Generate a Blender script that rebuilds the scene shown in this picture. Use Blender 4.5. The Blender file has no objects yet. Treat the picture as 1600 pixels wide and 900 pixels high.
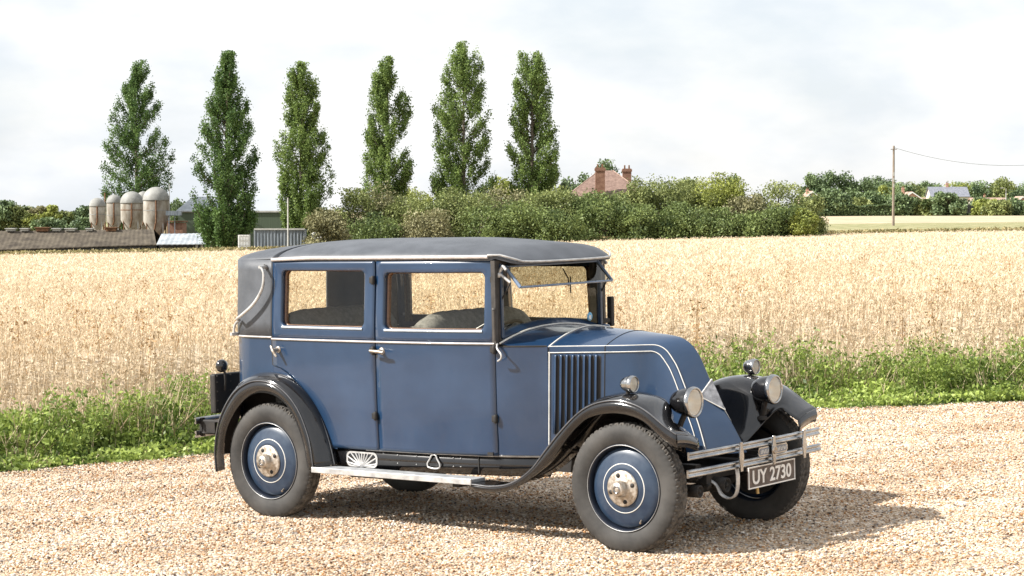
import bpy, bmesh, math, random
import numpy as np
from mathutils import Matrix, Vector
from mathutils.geometry import tessellate_polygon

sc = bpy.context.scene
COL = sc.collection
PI = math.pi
rng = np.random.default_rng(7)

# ------------------------------------------------------------------ camera
F_PX, HORIZ = 3316.17, 328.0
PITCH = math.atan((450 - HORIZ) / F_PX)
CAM_Z = 1.92
cam_d = bpy.data.cameras.new('camera')
cam_d.sensor_width = 36.0
cam_d.lens = F_PX / 1600 * 36
cam_d.clip_start = 0.1
cam_d.clip_end = 12000
cam = bpy.data.objects.new('camera', cam_d)
COL.objects.link(cam)
cam.location = (0, 0, CAM_Z)
cam.rotation_euler = (PI / 2 - PITCH, 0, 0)
sc.camera = cam

# car frame (x forward, y to its left, z up) seen from the camera
MC = np.array([[0.792, 0.611, -0.023], [0.006, -0.045, -0.999], [-0.611, 0.791, -0.039]])
YAW, PIT, ROL = 2.22889, -0.03929, -0.02335
_f = np.array([math.cos(PIT) * math.cos(YAW), math.cos(PIT) * math.sin(YAW), math.sin(PIT)])
_r = np.cross(_f, [0, 0, 1]); _r /= np.linalg.norm(_r)
_u = np.cross(_r, _f)
_c, _s = math.cos(ROL), math.sin(ROL)
MC = np.array([_c * _r + _s * _u, -(_c * _u - _s * _r), _f])
MW = np.array([[1, 0, 0], [0, -math.sin(PITCH), -math.cos(PITCH)], [0, math.cos(PITCH), -math.sin(PITCH)]])
TR = MW.T @ MC                      # car -> world rotation
CC = np.array([9.283, -10.192, 1.922])
T0 = np.array([0, 0, CAM_Z]) - TR @ CC
NRM = TR @ np.array([0, 0, 1.0])


def car2w(p):
    return TR @ np.asarray(p, float) + T0


# ------------------------------------------------------------------ light
sun_car = np.array([-0.75, -0.92, 1.0])      # towards the sun, car frame
sw = TR @ sun_car; sw /= np.linalg.norm(sw)
sun_d = bpy.data.lights.new('sun', 'SUN')
sun_d.energy = 4.6
sun_d.angle = math.radians(0.6)
sun_d.color = (1.0, 0.955, 0.89)
sun = bpy.data.objects.new('sun', sun_d)
COL.objects.link(sun)
sun.rotation_euler = Vector((-sw[0], -sw[1], -sw[2])).to_track_quat('-Z', 'Y').to_euler()
sun.location = (0, 0, 50)

world = bpy.data.worlds.new('World')
sc.world = world
world.use_nodes = True
nt = world.node_tree
nt.nodes.clear()
N = nt.nodes.new; LK = nt.links.new
out = N('ShaderNodeOutputWorld'); bg = N('ShaderNodeBackground')
sky = N('ShaderNodeTexSky'); sky.sky_type = 'NISHITA'; sky.sun_disc = False
sky.sun_elevation = math.asin(sw[2]); sky.sun_rotation = math.atan2(sw[0], sw[1])
sky.air_density = 1.0; sky.dust_density = 2.0
tc = N('ShaderNodeTexCoord'); sep = N('ShaderNodeSeparateXYZ'); LK(tc.outputs['Generated'], sep.inputs[0])
# project the direction on a cloud layer so that the clouds flatten to the horizon
mx = N('ShaderNodeMath'); mx.operation = 'MAXIMUM'; LK(sep.outputs['Z'], mx.inputs[0]); mx.inputs[1].default_value = 0.0
ad = N('ShaderNodeMath'); ad.operation = 'ADD'; LK(mx.outputs[0], ad.inputs[0]); ad.inputs[1].default_value = 0.22
dx = N('ShaderNodeMath'); dx.operation = 'DIVIDE'; LK(sep.outputs['X'], dx.inputs[0]); LK(ad.outputs[0], dx.inputs[1])
dy = N('ShaderNodeMath'); dy.operation = 'DIVIDE'; LK(sep.outputs['Y'], dy.inputs[0]); LK(ad.outputs[0], dy.inputs[1])
cb = N('ShaderNodeCombineXYZ'); LK(dx.outputs[0], cb.inputs[0]); LK(dy.outputs[0], cb.inputs[1])
ns = N('ShaderNodeTexNoise'); ns.inputs['Scale'].default_value = 7.0; ns.inputs['Detail'].default_value = 7; ns.inputs['Roughness'].default_value = 0.55
mps = N('ShaderNodeMapping'); mps.inputs['Scale'].default_value = (1, 1, 2.3); mps.inputs['Location'].default_value = (.35, .1, .2); LK(tc.outputs['Generated'], mps.inputs[0]); LK(mps.outputs[0], ns.inputs['Vector'])
cr = N('ShaderNodeValToRGB'); LK(ns.outputs['Fac'], cr.inputs[0])
cr.color_ramp.elements[0].position = 0.36; cr.color_ramp.elements[0].color = (0.80, 0.80, 0.80, 1)
cr.color_ramp.elements[1].position = 0.60; cr.color_ramp.elements[1].color = (1, 1, 1, 1)
ns2 = N('ShaderNodeTexNoise'); ns2.inputs['Scale'].default_value = 15; ns2.inputs['Detail'].default_value = 5
LK(mps.outputs[0], ns2.inputs['Vector'])
cr2 = N('ShaderNodeValToRGB'); LK(ns2.outputs['Fac'], cr2.inputs[0])
cr2.color_ramp.elements[0].position = 0.35; cr2.color_ramp.elements[0].color = (4.5, 4.75, 5.05, 1)
cr2.color_ramp.elements[1].position = 0.62; cr2.color_ramp.elements[1].color = (5.6, 5.6, 5.6, 1)
mix = N('ShaderNodeMix'); mix.data_type = 'RGBA'
LK(cr.outputs[0], mix.inputs[0]); LK(sky.outputs[0], mix.inputs[6]); LK(cr2.outputs[0], mix.inputs[7])
LK(mix.outputs[2], bg.inputs[0]); bg.inputs[1].default_value = 0.10
LK(bg.outputs[0], out.inputs[0])

sc.view_settings.view_transform = 'Standard'
sc.view_settings.look = 'None'
sc.view_settings.exposure = 1.0
sc.view_settings.gamma = 1.0
sc.render.engine = 'CYCLES'
sc.cycles.max_bounces = 6
sc.cycles.transparent_max_bounces = 12
sc.cycles.caustics_reflective = False
sc.cycles.caustics_refractive = False


# ------------------------------------------------------------------ materials
def new_mat(name):
    m = bpy.data.materials.new(name); m.use_nodes = True
    t = m.node_tree
    return m, t, t.nodes['Principled BSDF']


def setp(b, **k):
    names = dict(rough='Roughness', metal='Metallic', coat='Coat Weight', coatr='Coat Roughness', spec='Specular IOR Level')
    for a, v in k.items():
        b.inputs[names[a]].default_value = v


def noisy(name, c1, c2, scale=8.0, detail=4, rough=0.6, metal=0, coat=0, coatr=.05, spec=.5, bump=0, bscale=None, p0=.35, p1=.65, coords='Object', stretch=None, rvar=0):
    m, t, b = new_mat(name)
    co = t.nodes.new('ShaderNodeTexCoord'); n = t.nodes.new('ShaderNodeTexNoise')
    src = co.outputs[coords]
    if stretch:
        mp = t.nodes.new('ShaderNodeMapping'); t.links.new(src, mp.inputs[0]); mp.inputs['Scale'].default_value = stretch; src = mp.outputs[0]
    n.inputs['Scale'].default_value = scale; n.inputs['Detail'].default_value = detail; n.inputs['Roughness'].default_value = .6
    t.links.new(src, n.inputs['Vector'])
    r = t.nodes.new('ShaderNodeValToRGB'); t.links.new(n.outputs['Fac'], r.inputs[0])
    r.color_ramp.elements[0].position = p0; r.color_ramp.elements[0].color = (*c1, 1)
    r.color_ramp.elements[1].position = p1; r.color_ramp.elements[1].color = (*c2, 1)
    t.links.new(r.outputs[0], b.inputs['Base Color'])
    setp(b, rough=rough, metal=metal, coat=coat, coatr=coatr, spec=spec)
    if rvar:
        mr = t.nodes.new('ShaderNodeMapRange'); t.links.new(n.outputs['Fac'], mr.inputs[0])
        mr.inputs[3].default_value = rough - rvar; mr.inputs[4].default_value = rough + rvar
        t.links.new(mr.outputs[0], b.inputs['Roughness'])
    if bump:
        n2 = t.nodes.new('ShaderNodeTexNoise'); n2.inputs['Scale'].default_value = bscale or scale * 4; n2.inputs['Detail'].default_value = 5
        t.links.new(src, n2.inputs['Vector'])
        bp = t.nodes.new('ShaderNodeBump'); bp.inputs['Strength'].default_value = bump; bp.inputs['Distance'].default_value = .02
        t.links.new(n2.outputs['Fac'], bp.inputs['Height']); t.links.new(bp.outputs[0], b.inputs['Normal'])
    return m


def leafy(name, ca, cbb, rough=.55, transl=.25, spec=.3):
    """foliage: colour between two greens by the face attribute v, thin leaves let some light through"""
    m, t, b = new_mat(name)
    a = t.nodes.new('ShaderNodeAttribute'); a.attribute_name = 'v'
    r = t.nodes.new('ShaderNodeValToRGB'); t.links.new(a.outputs['Fac'], r.inputs[0])
    r.color_ramp.elements[0].position = 0; r.color_ramp.elements[0].color = (*ca, 1)
    r.color_ramp.elements[1].position = 1; r.color_ramp.elements[1].color = (*cbb, 1)
    t.links.new(r.outputs[0], b.inputs['Base Color']); setp(b, rough=rough, spec=spec)
    tr = t.nodes.new('ShaderNodeBsdfTranslucent'); t.links.new(r.outputs[0], tr.inputs[0])
    mxs = t.nodes.new('ShaderNodeMixShader'); mxs.inputs[0].default_value = transl
    t.links.new(b.outputs[0], mxs.inputs[1]); t.links.new(tr.outputs[0], mxs.inputs[2])
    t.links.new(mxs.outputs[0], t.nodes['Material Output'].inputs[0])
    return m


def glass(name, tint, fac=.9, rough=0.0):
    m = bpy.data.materials.new(name); m.use_nodes = True; t = m.node_tree; t.nodes.clear()
    o = t.nodes.new('ShaderNodeOutputMaterial'); tr = t.nodes.new('ShaderNodeBsdfTransparent'); gl = t.nodes.new('ShaderNodeBsdfGlossy')
    tr.inputs[0].default_value = (*tint, 1); gl.inputs['Roughness'].default_value = rough
    fr = t.nodes.new('ShaderNodeFresnel'); ge_ = t.nodes.new('ShaderNodeNewGeometry'); ml = t.nodes.new('ShaderNodeMath'); ml.operation = 'MULTIPLY_ADD'
    t.links.new(ge_.outputs['Backfacing'], ml.inputs[0]); ml.inputs[1].default_value = 1 / 1.5 - 1.5; ml.inputs[2].default_value = 1.5; t.links.new(ml.outputs[0], fr.inputs[0])   # same reflection from both sides of a thin pane
    mm = t.nodes.new('ShaderNodeMixShader'); t.links.new(fr.outputs[0], mm.inputs[0]); t.links.new(tr.outputs[0], mm.inputs[1]); t.links.new(gl.outputs[0], mm.inputs[2])
    t.links.new(mm.outputs[0], o.inputs[0])
    return m


BLUE = noisy('blue_paint', (.008, .029, .072), (.015, .043, .098), 2.5, 7, rough=.32, coat=.75, coatr=.05, spec=.5, bump=.018, bscale=5, rvar=.08)
BLUE_DISC = noisy('wheel_blue_paint', (.013, .028, .058), (.026, .046, .080), 14, 7, rough=.42, coat=.3, coatr=.2, spec=.4, rvar=.08)
BLACK = noisy('black_enamel', (.004, .004, .005), (.009, .009, .010), 8, 4, rough=.14, coat=.6, coatr=.04, spec=.5, bump=.02, bscale=6)
DUSTY = noisy('dusty_black', (.02, .019, .018), (.06, .052, .045), 9, 6, rough=.6)
UNDER = noisy('underside_black', (.008, .008, .008), (.022, .018, .015), 10, 5, rough=.7)
RUBBER = noisy('tyre_rubber', (.030, .029, .028), (.068, .065, .061), 5, 9, rough=.7, bump=.03, bscale=60, spec=.3)
TREAD = noisy('tyre_tread', (.035, .033, .031), (.12, .11, .098), 30, 6, rough=.85, spec=.25)
CHROME = noisy('nickel_plate', (.27, .275, .28), (.50, .50, .50), 12, 6, rough=.17, metal=1, rvar=.08)
WORN = noisy('worn_nickel', (.30, .24, .18), (.62, .58, .52), 40, 7, rough=.45, metal=.8, rvar=.12, bump=.1, bscale=70)
ALU = noisy('aluminium_trim', (.36, .36, .36), (.60, .595, .58), 16, 5, rough=.4, metal=.35)
PALE = noisy('pale_beading', (.38, .345, .33), (.54, .50, .48), 20, 4, rough=.4, coat=.3)
CREAM = noisy('cream_coachline', (.56, .55, .51), (.72, .70, .66), 20, 4, rough=.45)
FABRIC = noisy('grey_leathercloth', (.052, .058, .068), (.088, .096, .110), 5, 6, rough=.5, bump=.06, bscale=220, spec=.45, rvar=.06)
SEATC = noisy('seat_cloth', (.15, .15, .14), (.26, .255, .24), 30, 5, rough=.95, bump=.2, bscale=90, spec=.1)
TRIM = noisy('interior_trim', (.13, .115, .10), (.20, .175, .15), 40, 5, rough=.9, spec=.1)
WOOD = noisy('window_wood', (.10, .045, .02), (.17, .085, .04), 12, 5, rough=.4, coat=.4, stretch=(1, 1, 6))
GLASS = glass('window_glass', (.95, .94, .885))
DARKGL = glass('screen_glass', (.46, .46, .39))
WHITE = noisy('white_paint', (.72, .72, .70), (.82, .82, .80), 20, 3, rough=.45)
PLATE = noisy('plate_ground', (.075, .055, .045), (.13, .10, .085), 25, 5, rough=.6)
REFL = noisy('lamp_reflector', (.90, .86, .78), (.97, .95, .91), 6, 3, rough=.3, metal=.35)
STICK = noisy('sticker_blue', (.05, .33, .62), (.35, .65, .85), 60, 2, rough=.4)
LGLASS = glass('lamp_glass', (.97, .96, .93), rough=.05)

# ------------------------------------------------------------------ building helpers


def link(name, me, mat=None, parent=None, mats=None):
    o = bpy.data.objects.new(name, me)
    for m in (mats or ([mat] if mat else [])):
        me.materials.append(m)
    COL.objects.link(o)
    if parent is not None:
        o.parent = parent
    return o


def tag(o, label=None, cat=None, group=None, kind=None):
    if label: o['label'] = label
    if cat: o['category'] = cat
    if group: o['group'] = group
    if kind: o['kind'] = kind
    return o


class MB:
    """collects shapes and links them as one mesh"""
    def __init__(s): s.v = []; s.f = []; s.sm = []

    def add(s, V, F, smooth=True):
        o = len(s.v); s.v.extend([tuple(map(float, p)) for p in V])
        s.f.extend([tuple(i + o for i in f) for f in F]); s.sm.extend([smooth] * len(F)); return s

    def grid(s, P, cu=False, cv=False, smooth=True, flip=False, skip=None):
        n, m = len(P), len(P[0]); V = [p for row in P for p in row]; F = []
        for i in range(n if cu else n - 1):
            for j in range(m if cv else m - 1):
                if skip and skip(i, j): continue
                a, b = i * m + j, i * m + (j + 1) % m
                c, d = ((i + 1) % n) * m + (j + 1) % m, ((i + 1) % n) * m + j
                F.append((d, c, b, a) if flip else (a, b, c, d))
        return s.add(V, F, smooth)

    def box(s, c, d, R=None):
        h = np.array(d) / 2; V = []
        for x in (-1, 1):
            for y in (-1, 1):
                for z in (-1, 1):
                    p = np.array([x, y, z]) * h
                    if R is not None: p = R @ p
                    V.append(p + np.array(c))
        return s.add(V, [(0, 1, 3, 2), (4, 6, 7, 5), (0, 4, 5, 1), (2, 3, 7, 6), (0, 2, 6, 4), (1, 5, 7, 3)], False)

    def tube(s, path, r, n=8, caps=True, flat=None):
        """flat=(a,b): elliptical section a wide (sideways) b high"""
        path = [np.array(p, float) for p in path]; rings = []
        up = np.array([0, 0, 1.0]); prev = None
        for i, p in enumerate(path):
            t = path[min(i + 1, len(path) - 1)] - path[max(i - 1, 0)]; t /= np.linalg.norm(t) + 1e-12
            if prev is None:
                a = np.cross(t, up)
                if np.linalg.norm(a) < .05: a = np.cross(t, [0, 1, 0])
            else:
                a = prev - t * (prev @ t)
            a /= np.linalg.norm(a); b = np.cross(a, t); prev = a
            rr = r[i] if hasattr(r, '__len__') else r
            ra, rb = (flat if flat else (rr, rr))
            rings.append([p + a * ra * math.cos(q) + b * rb * math.sin(q) for q in np.linspace(0, 2 * PI, n, endpoint=False)])
        s.grid(rings, cv=True)
        if caps:
            s.add(rings[0], [tuple(range(n))], False); s.add(rings[-1], [tuple(range(n))[::-1]], False)
        return s

    def lathe(s, prof, c, axis='x', n=48, mod=None):
        """prof: (along, radius)"""
        rings = []
        for k in range(n):
            q = 2 * PI * k / n; ring = []
            for j, (a, r) in enumerate(prof):
                if mod: r = r + mod(k, j)
                u, v = r * math.cos(q), r * math.sin(q)
                p = {'x': (a, u, v), 'y': (u, a, v), 'z': (u, v, a)}[axis]
                ring.append(np.array(c) + p)
            rings.append(ring)
        return s.grid(rings, cu=True)

    def prism(s, poly, fn, t0, t1):
        """poly: 2-d outline, fn(u,v,t) -> point"""
        n = len(poly); V = [fn(u, v, t0) for u, v in poly] + [fn(u, v, t1) for u, v in poly]
        tri = tessellate_polygon([[Vector((u, v, 0)) for u, v in poly]])
        F = [tuple(t) for t in tri] + [tuple(i + n for i in t[::-1]) for t in tri]
        F += [(i, (i + 1) % n, n + (i + 1) % n, n + i) for i in range(n)]
        return s.add(V, F, False)

    def build(s, name, mat, parent=None, bevel=0, solid=0, auto=None, mirror=False, normals=True):
        me = bpy.data.meshes.new(name)
        me.from_pydata(s.v, [], s.f); me.update()
        me.polygons.foreach_set('use_smooth', s.sm)
        if normals:
            bm = bmesh.new(); bm.from_mesh(me); bmesh.ops.recalc_face_normals(bm, faces=bm.faces); bm.to_mesh(me); bm.free()
        o = link(name, me, mat, parent)
        if solid:
            md = o.modifiers.new('thick', 'SOLIDIFY'); md.thickness = solid; md.offset = 0
        if bevel:
            md = o.modifiers.new('bevel', 'BEVEL'); md.width = bevel; md.segments = 2; md.limit_method = 'ANGLE'
        return o


def quads_mesh(name, P, val, mat, parent=None, extra=None):
    """P: (n,4,3) array of quads, val: (n,) colour attribute"""
    n = len(P)
    me = bpy.data.meshes.new(name)
    me.vertices.add(n * 4); me.loops.add(n * 4); me.polygons.add(n)
    me.vertices.foreach_set('co', P.astype(np.float32).ravel())
    me.loops.foreach_set('vertex_index', np.arange(n * 4, dtype=np.int32))
    me.polygons.foreach_set('loop_start', np.arange(0, n * 4, 4, dtype=np.int32))
    me.update(calc_edges=True)
    at = me.attributes.new('v', 'FLOAT', 'FACE'); at.data.foreach_set('value', val.astype(np.float32))
    return link(name, me, mat, parent)


def rot_basis(n, tilt=1.0, r=None):
    """random orthonormal pairs"""
    r = r or rng
    a = r.normal(size=(n, 3)); a[:, 2] *= tilt; a /= np.linalg.norm(a, axis=1)[:, None]
    b = r.normal(size=(n, 3)); b -= a * (a * b).sum(1)[:, None]; b /= np.linalg.norm(b, axis=1)[:, None]
    return a, b


def leaf_quads(C, size, aspect=.6, r=None):
    n = len(C); a, b = rot_basis(n, r=r)
    s = np.asarray(size).reshape(-1, 1) * np.ones((n, 1))
    a = a * s; b = b * s * aspect
    return np.stack([C - a, C - b * .9, C + a, C + b * .9], 1) if True else None


def resample(pts, n):
    pts = np.array(pts, float); d = np.r_[0, np.cumsum(np.linalg.norm(np.diff(pts, axis=0), axis=1))]
    # smooth through the points (Catmull-Rom), then equal steps
    P = np.vstack([2 * pts[0] - pts[1], pts, 2 * pts[-1] - pts[-2]]); out = []
    for i in range(1, len(P) - 2):
        for t in np.linspace(0, 1, 12, endpoint=False):
            p0, p1, p2, p3 = P[i - 1], P[i], P[i + 1], P[i + 2]
            out.append(.5 * ((2 * p1) + (-p0 + p2) * t + (2 * p0 - 5 * p1 + 4 * p2 - p3) * t * t + (-p0 + 3 * p1 - 3 * p2 + p3) * t ** 3))
    out.append(pts[-1]); out = np.array(out)
    d = np.r_[0, np.cumsum(np.linalg.norm(np.diff(out, axis=0), axis=1))]; u = np.linspace(0, d[-1], n)
    return np.stack([np.interp(u, d, out[:, k]) for k in range(out.shape[1])], 1)


def sstep(a, b, x):
    t = np.clip((x - a) / (b - a), 0, 1); return t * t * (3 - 2 * t)


# ------------------------------------------------------------------ ground
PB = -NRM[0] / NRM[2], -NRM[1] / NRM[2]
PC = T0[2] - PB[0] * T0[0] - PB[1] * T0[1]
_c17 = PC + PB[1] * 17
TY = [0, 17, 30, 60, 120, 200, 235, 300, 350, 520, 1200, 4000]
TZ = [PC, _c17, _c17 - .05, -.35, -1.15, -2.12, -2.12, -1.35, -1.0, -.8, -.6, 0]


def gz(x, y):
    x = np.asarray(x, float); y = np.asarray(y, float)
    xt = 60 * np.tanh(x / 60)
    w = sstep(17, 40, y)
    sx = PB[0] * (1 - w) + .0235 * w
    base = np.where(y < 17, PC + PB[1] * y, np.interp(y, TY, TZ))
    return base + sx * xt - 1.3 * sstep(205, 225, y) * sstep(-8, -20, x) * (1 - sstep(300, 400, y))


def ray_ground(px, py):
    d = np.array([(px - 800) / F_PX, (py - 450) / F_PX, 1.0]) @ MW
    t = np.linspace(5, 900, 60000); P = np.array([0, 0, CAM_Z])[None] + t[:, None] * d
    below = P[:, 2] < gz(P[:, 0], P[:, 1]); i = int(np.argmax(below)); return P[i]


def at(px, py, d):
    """the point seen at pixel (px,py) of the photo at distance d"""
    v = np.array([(px - 800) / F_PX, (py - 450) / F_PX, 1.0]) @ MW
    return np.array([0, 0, CAM_Z]) + v * (d / v[1])


def sheet(name, xs, ys, mat, dz=0.0, zf=None, keep=None):
    X, Y = np.meshgrid(xs, ys, indexing='ij'); Z = gz(X, Y) + dz
    if zf is not None: Z = Z + zf(X, Y)
    nx, ny = X.shape; V = np.stack([X, Y, Z], -1).reshape(-1, 3)
    I = np.arange(nx * ny).reshape(nx, ny); Q = np.stack([I[:-1, :-1], I[1:, :-1], I[1:, 1:], I[:-1, 1:]], -1).reshape(-1, 4)
    if keep is not None:
        c = V[Q].mean(1); Q = Q[keep(c[:, 0], c[:, 1])]
    me = bpy.data.meshes.new(name); me.from_pydata(V.tolist(), [], Q.tolist()); me.update()
    me.polygons.foreach_set('use_smooth', [True] * len(me.polygons))
    return link(name, me, mat)


SOIL = noisy('soil_and_stubble', (.16, .13, .07), (.26, .21, .12), 1.2, 8, rough=.95, spec=.1, bump=.3, bscale=9)
xs = np.r_[np.linspace(-2500, -150, 14), np.linspace(-120, -20, 26), np.linspace(-18, 18, 37), np.linspace(20, 120, 26), np.linspace(150, 2500, 14)]
ys = np.r_[np.linspace(-60, 0, 4), np.linspace(4, 40, 37), np.linspace(44, 400, 60), np.linspace(420, 1200, 16), np.linspace(1500, 4000, 8)]
g = sheet('ground', xs, ys, SOIL); tag(g, kind='structure')

# gravel edge, traced on the ground
ge = np.array([ray_ground(*q)[:2] for q in ((0, 742), (300, 714), (640, 690), (900, 668), (1270, 641), (1600, 629))])
ge = np.vstack([ge[0] + (ge[0] - ge[1]) * 3, ge, ge[-1] + (ge[-1] - ge[-2]) * 4])


def edge_y(x):
    return np.interp(x, ge[:, 0], ge[:, 1]) + .05 * np.sin(np.asarray(x) * 3.1) + .035 * np.sin(np.asarray(x) * 7.7 + 1)


# gravel material: stones as Voronoi cells, each with its own colour and its own height
m, t, b = new_mat('gravel'); GRAVEL = m
co = t.nodes.new('ShaderNodeTexCoord')
vo = t.nodes.new('ShaderNodeTexVoronoi'); vo.inputs['Scale'].default_value = 62; t.links.new(co.outputs['Object'], vo.inputs['Vector'])
sp = t.nodes.new('ShaderNodeSeparateColor'); t.links.new(vo.outputs['Color'], sp.inputs[0])
GR = [(0, (.62, .495, .365)), (.16, (.45, .33, .225)), (.32, (.74, .64, .51)), (.47, (.48, .27, .12)), (.56, (.58, .455, .33)), (.72, (.12, .095, .08)), (.79, (.36, .34, .32)), (.88, (.84, .775, .69)), (1, (.25, .13, .065))]


def gramp(t):
    r = t.nodes.new('ShaderNodeValToRGB'); r.color_ramp.interpolation = 'CONSTANT'
    e = r.color_ramp.elements
    while len(e) > 1: e.remove(e[-1])
    e[0].position = 0; e[0].color = (*GR[0][1], 1)
    for p, c in GR[1:]:
        q = e.new(min(p, .97)); q.color = (*c, 1)
    return r


r_ = gramp(t); t.links.new(sp.outputs[0], r_.inputs[0])
nb = t.nodes.new('ShaderNodeTexNoise'); nb.inputs['Scale'].default_value = .9; nb.inputs['Detail'].default_value = 6; t.links.new(co.outputs['Object'], nb.inputs['Vector'])
rb = t.nodes.new('ShaderNodeValToRGB'); t.links.new(nb.outputs['Fac'], rb.inputs[0])
rb.color_ramp.elements[0].position = .3; rb.color_ramp.elements[0].color = (.74, .66, .58, 1); rb.color_ramp.elements[1].position = .6; rb.color_ramp.elements[1].color = (1, 1, 1, 1)
mu = t.nodes.new('ShaderNodeMix'); mu.data_type = 'RGBA'; mu.blend_type = 'MULTIPLY'; mu.inputs[0].default_value = 1
t.links.new(r_.outputs[0], mu.inputs[6]); t.links.new(rb.outputs[0], mu.inputs[7]); t.links.new(mu.outputs[2], b.inputs['Base Color'])
bp = t.nodes.new('ShaderNodeBump'); bp.inputs['Strength'].default_value = 1; bp.inputs['Distance'].default_value = .012; bp.invert = True
t.links.new(vo.outputs['Distance'], bp.inputs['Height']); t.links.new(bp.outputs[0], b.inputs['Normal']); setp(b, rough=.85, spec=.2)


def hump(X, Y):
    return .012 * np.sin(X * 1.3 + Y * .7) * np.sin(Y * 2.1) * 0


gy = np.linspace(0, 1, 40)
gxs = np.linspace(-14, 16, 121); V = []; Fq = []
for x in gxs:
    for tt in gy:
        y = -6 + (float(edge_y(x)) + 6) * tt; V.append((x, y, float(gz(x, y)) + .006 + .004 * (tt < 1)))
for i in range(len(gxs) - 1):
    for j in range(len(gy) - 1):
        a = i * 40 + j; Fq.append((a, a + 40, a + 41, a + 1))
me = bpy.data.meshes.new('gravel_drive'); me.from_pydata(V, [], Fq); me.update()
gd = link('gravel_drive', me, GRAVEL); tag(gd, kind='structure')

# loose stones lying on the drive: points with a little stone instanced on each
STONE, t, b = new_mat('loose_stone')
oi = t.nodes.new('ShaderNodeObjectInfo'); r_ = gramp(t); t.links.new(oi.outputs['Random'], r_.inputs[0])
mpg = t.nodes.new('ShaderNodeMapping'); mpg.inputs['Rotation'].default_value = (0, 0, -.28); mpg.inputs['Scale'].default_value = (.6, 1.3, 1); t.links.new(oi.outputs['Location'], mpg.inputs[0])
nz = t.nodes.new('ShaderNodeTexNoise'); nz.inputs['Scale'].default_value = 1.0; nz.inputs['Detail'].default_value = 6; nz.inputs['Roughness'].default_value = .65; t.links.new(mpg.outputs[0], nz.inputs['Vector'])
rz = t.nodes.new('ShaderNodeValToRGB'); t.links.new(nz.outputs['Fac'], rz.inputs[0]); rz.color_ramp.elements[0].position = .40; rz.color_ramp.elements[0].color = (.74, .67, .60, 1); rz.color_ramp.elements[1].position = .56; rz.color_ramp.elements[1].color = (1, 1, 1, 1)
mz = t.nodes.new('ShaderNodeMix'); mz.data_type = 'RGBA'; mz.blend_type = 'MULTIPLY'; mz.inputs[0].default_value = 1; t.links.new(r_.outputs[0], mz.inputs[6]); t.links.new(rz.outputs[0], mz.inputs[7]); t.links.new(mz.outputs[2], b.inputs['Base Color']); setp(b, rough=.75, spec=.3)
n = 300000
py_ = np.sqrt(rng.uniform(9.6 ** 2, 21.5 ** 2, n)); px_ = rng.uniform(-1, 1, n) * (.27 * py_ + .5)
ok = py_ < edge_y(px_) + rng.normal(0, .07, n)
# a few heaped ridges where wheels and rakes pushed the stones together
px_, py_ = px_[ok], py_[ok]
pz_ = gz(px_, py_) + .010 + .0022 * np.sin(py_ * 5.2 - px_ * 1.6 + 2.2 * np.sin(px_ * 1.1) + 1.5 * np.sin(py_ * .8)) + .004 * rng.normal(0, 1, len(px_)).clip(-1, 2)
me = bpy.data.meshes.new('loose_gravel'); me.vertices.add(len(px_)); me.vertices.foreach_set('co', np.stack([px_, py_, pz_], 1).astype(np.float32).ravel()); me.update()
lg = link('loose_gravel', me, STONE)
tag(lg, 'loose cream, orange and grey stones scattered over the drive', 'gravel', kind='stuff')
ng = bpy.data.node_groups.new('stones', 'GeometryNodeTree')
ng.interface.new_socket('Geometry', in_out='INPUT', socket_type='NodeSocketGeometry'); ng.interface.new_socket('Geometry', in_out='OUTPUT', socket_type='NodeSocketGeometry')
A = ng.nodes.new; gi = A('NodeGroupInput'); go = A('NodeGroupOutput'); ico = A('GeometryNodeMeshIcoSphere'); ico.inputs['Radius'].default_value = .0080; ico.inputs['Subdivisions'].default_value = 1
iop = A('GeometryNodeInstanceOnPoints'); rv = A('FunctionNodeRandomValue'); rv.data_type = 'FLOAT_VECTOR'; rv.inputs[0].default_value = (0, 0, 0); rv.inputs[1].default_value = (.5, .5, 6.28)
rs = A('FunctionNodeRandomValue'); rs.data_type = 'FLOAT_VECTOR'; rs.inputs[0].default_value = (.6, .5, .45); rs.inputs[1].default_value = (1.5, 1.25, .95)
m2p = A('GeometryNodeMeshToPoints'); smn = A('GeometryNodeSetMaterial'); smn.inputs['Material'].default_value = STONE
ng.links.new(gi.outputs[0], m2p.inputs['Mesh']); ng.links.new(m2p.outputs[0], iop.inputs['Points']); ng.links.new(ico.outputs['Mesh'], smn.inputs['Geometry']); ng.links.new(smn.outputs[0], iop.inputs['Instance'])
ng.links.new(rv.outputs[0], iop.inputs['Rotation']); ng.links.new(rs.outputs[0], iop.inputs['Scale']); ng.links.new(iop.outputs[0], go.inputs[0])
md = lg.modifiers.new('stones', 'NODES'); md.node_group = ng
# ------------------------------------------------------------------ crop
def back_y(x): return np.interp(x, [-60, -14, -8, 25, 40, 70], [200, 203, 214, 222, 232, 236])


def front_y(x): return edge_y(x) + 1.75 + .12 * np.sin(np.asarray(x) * 2.3)


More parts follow.
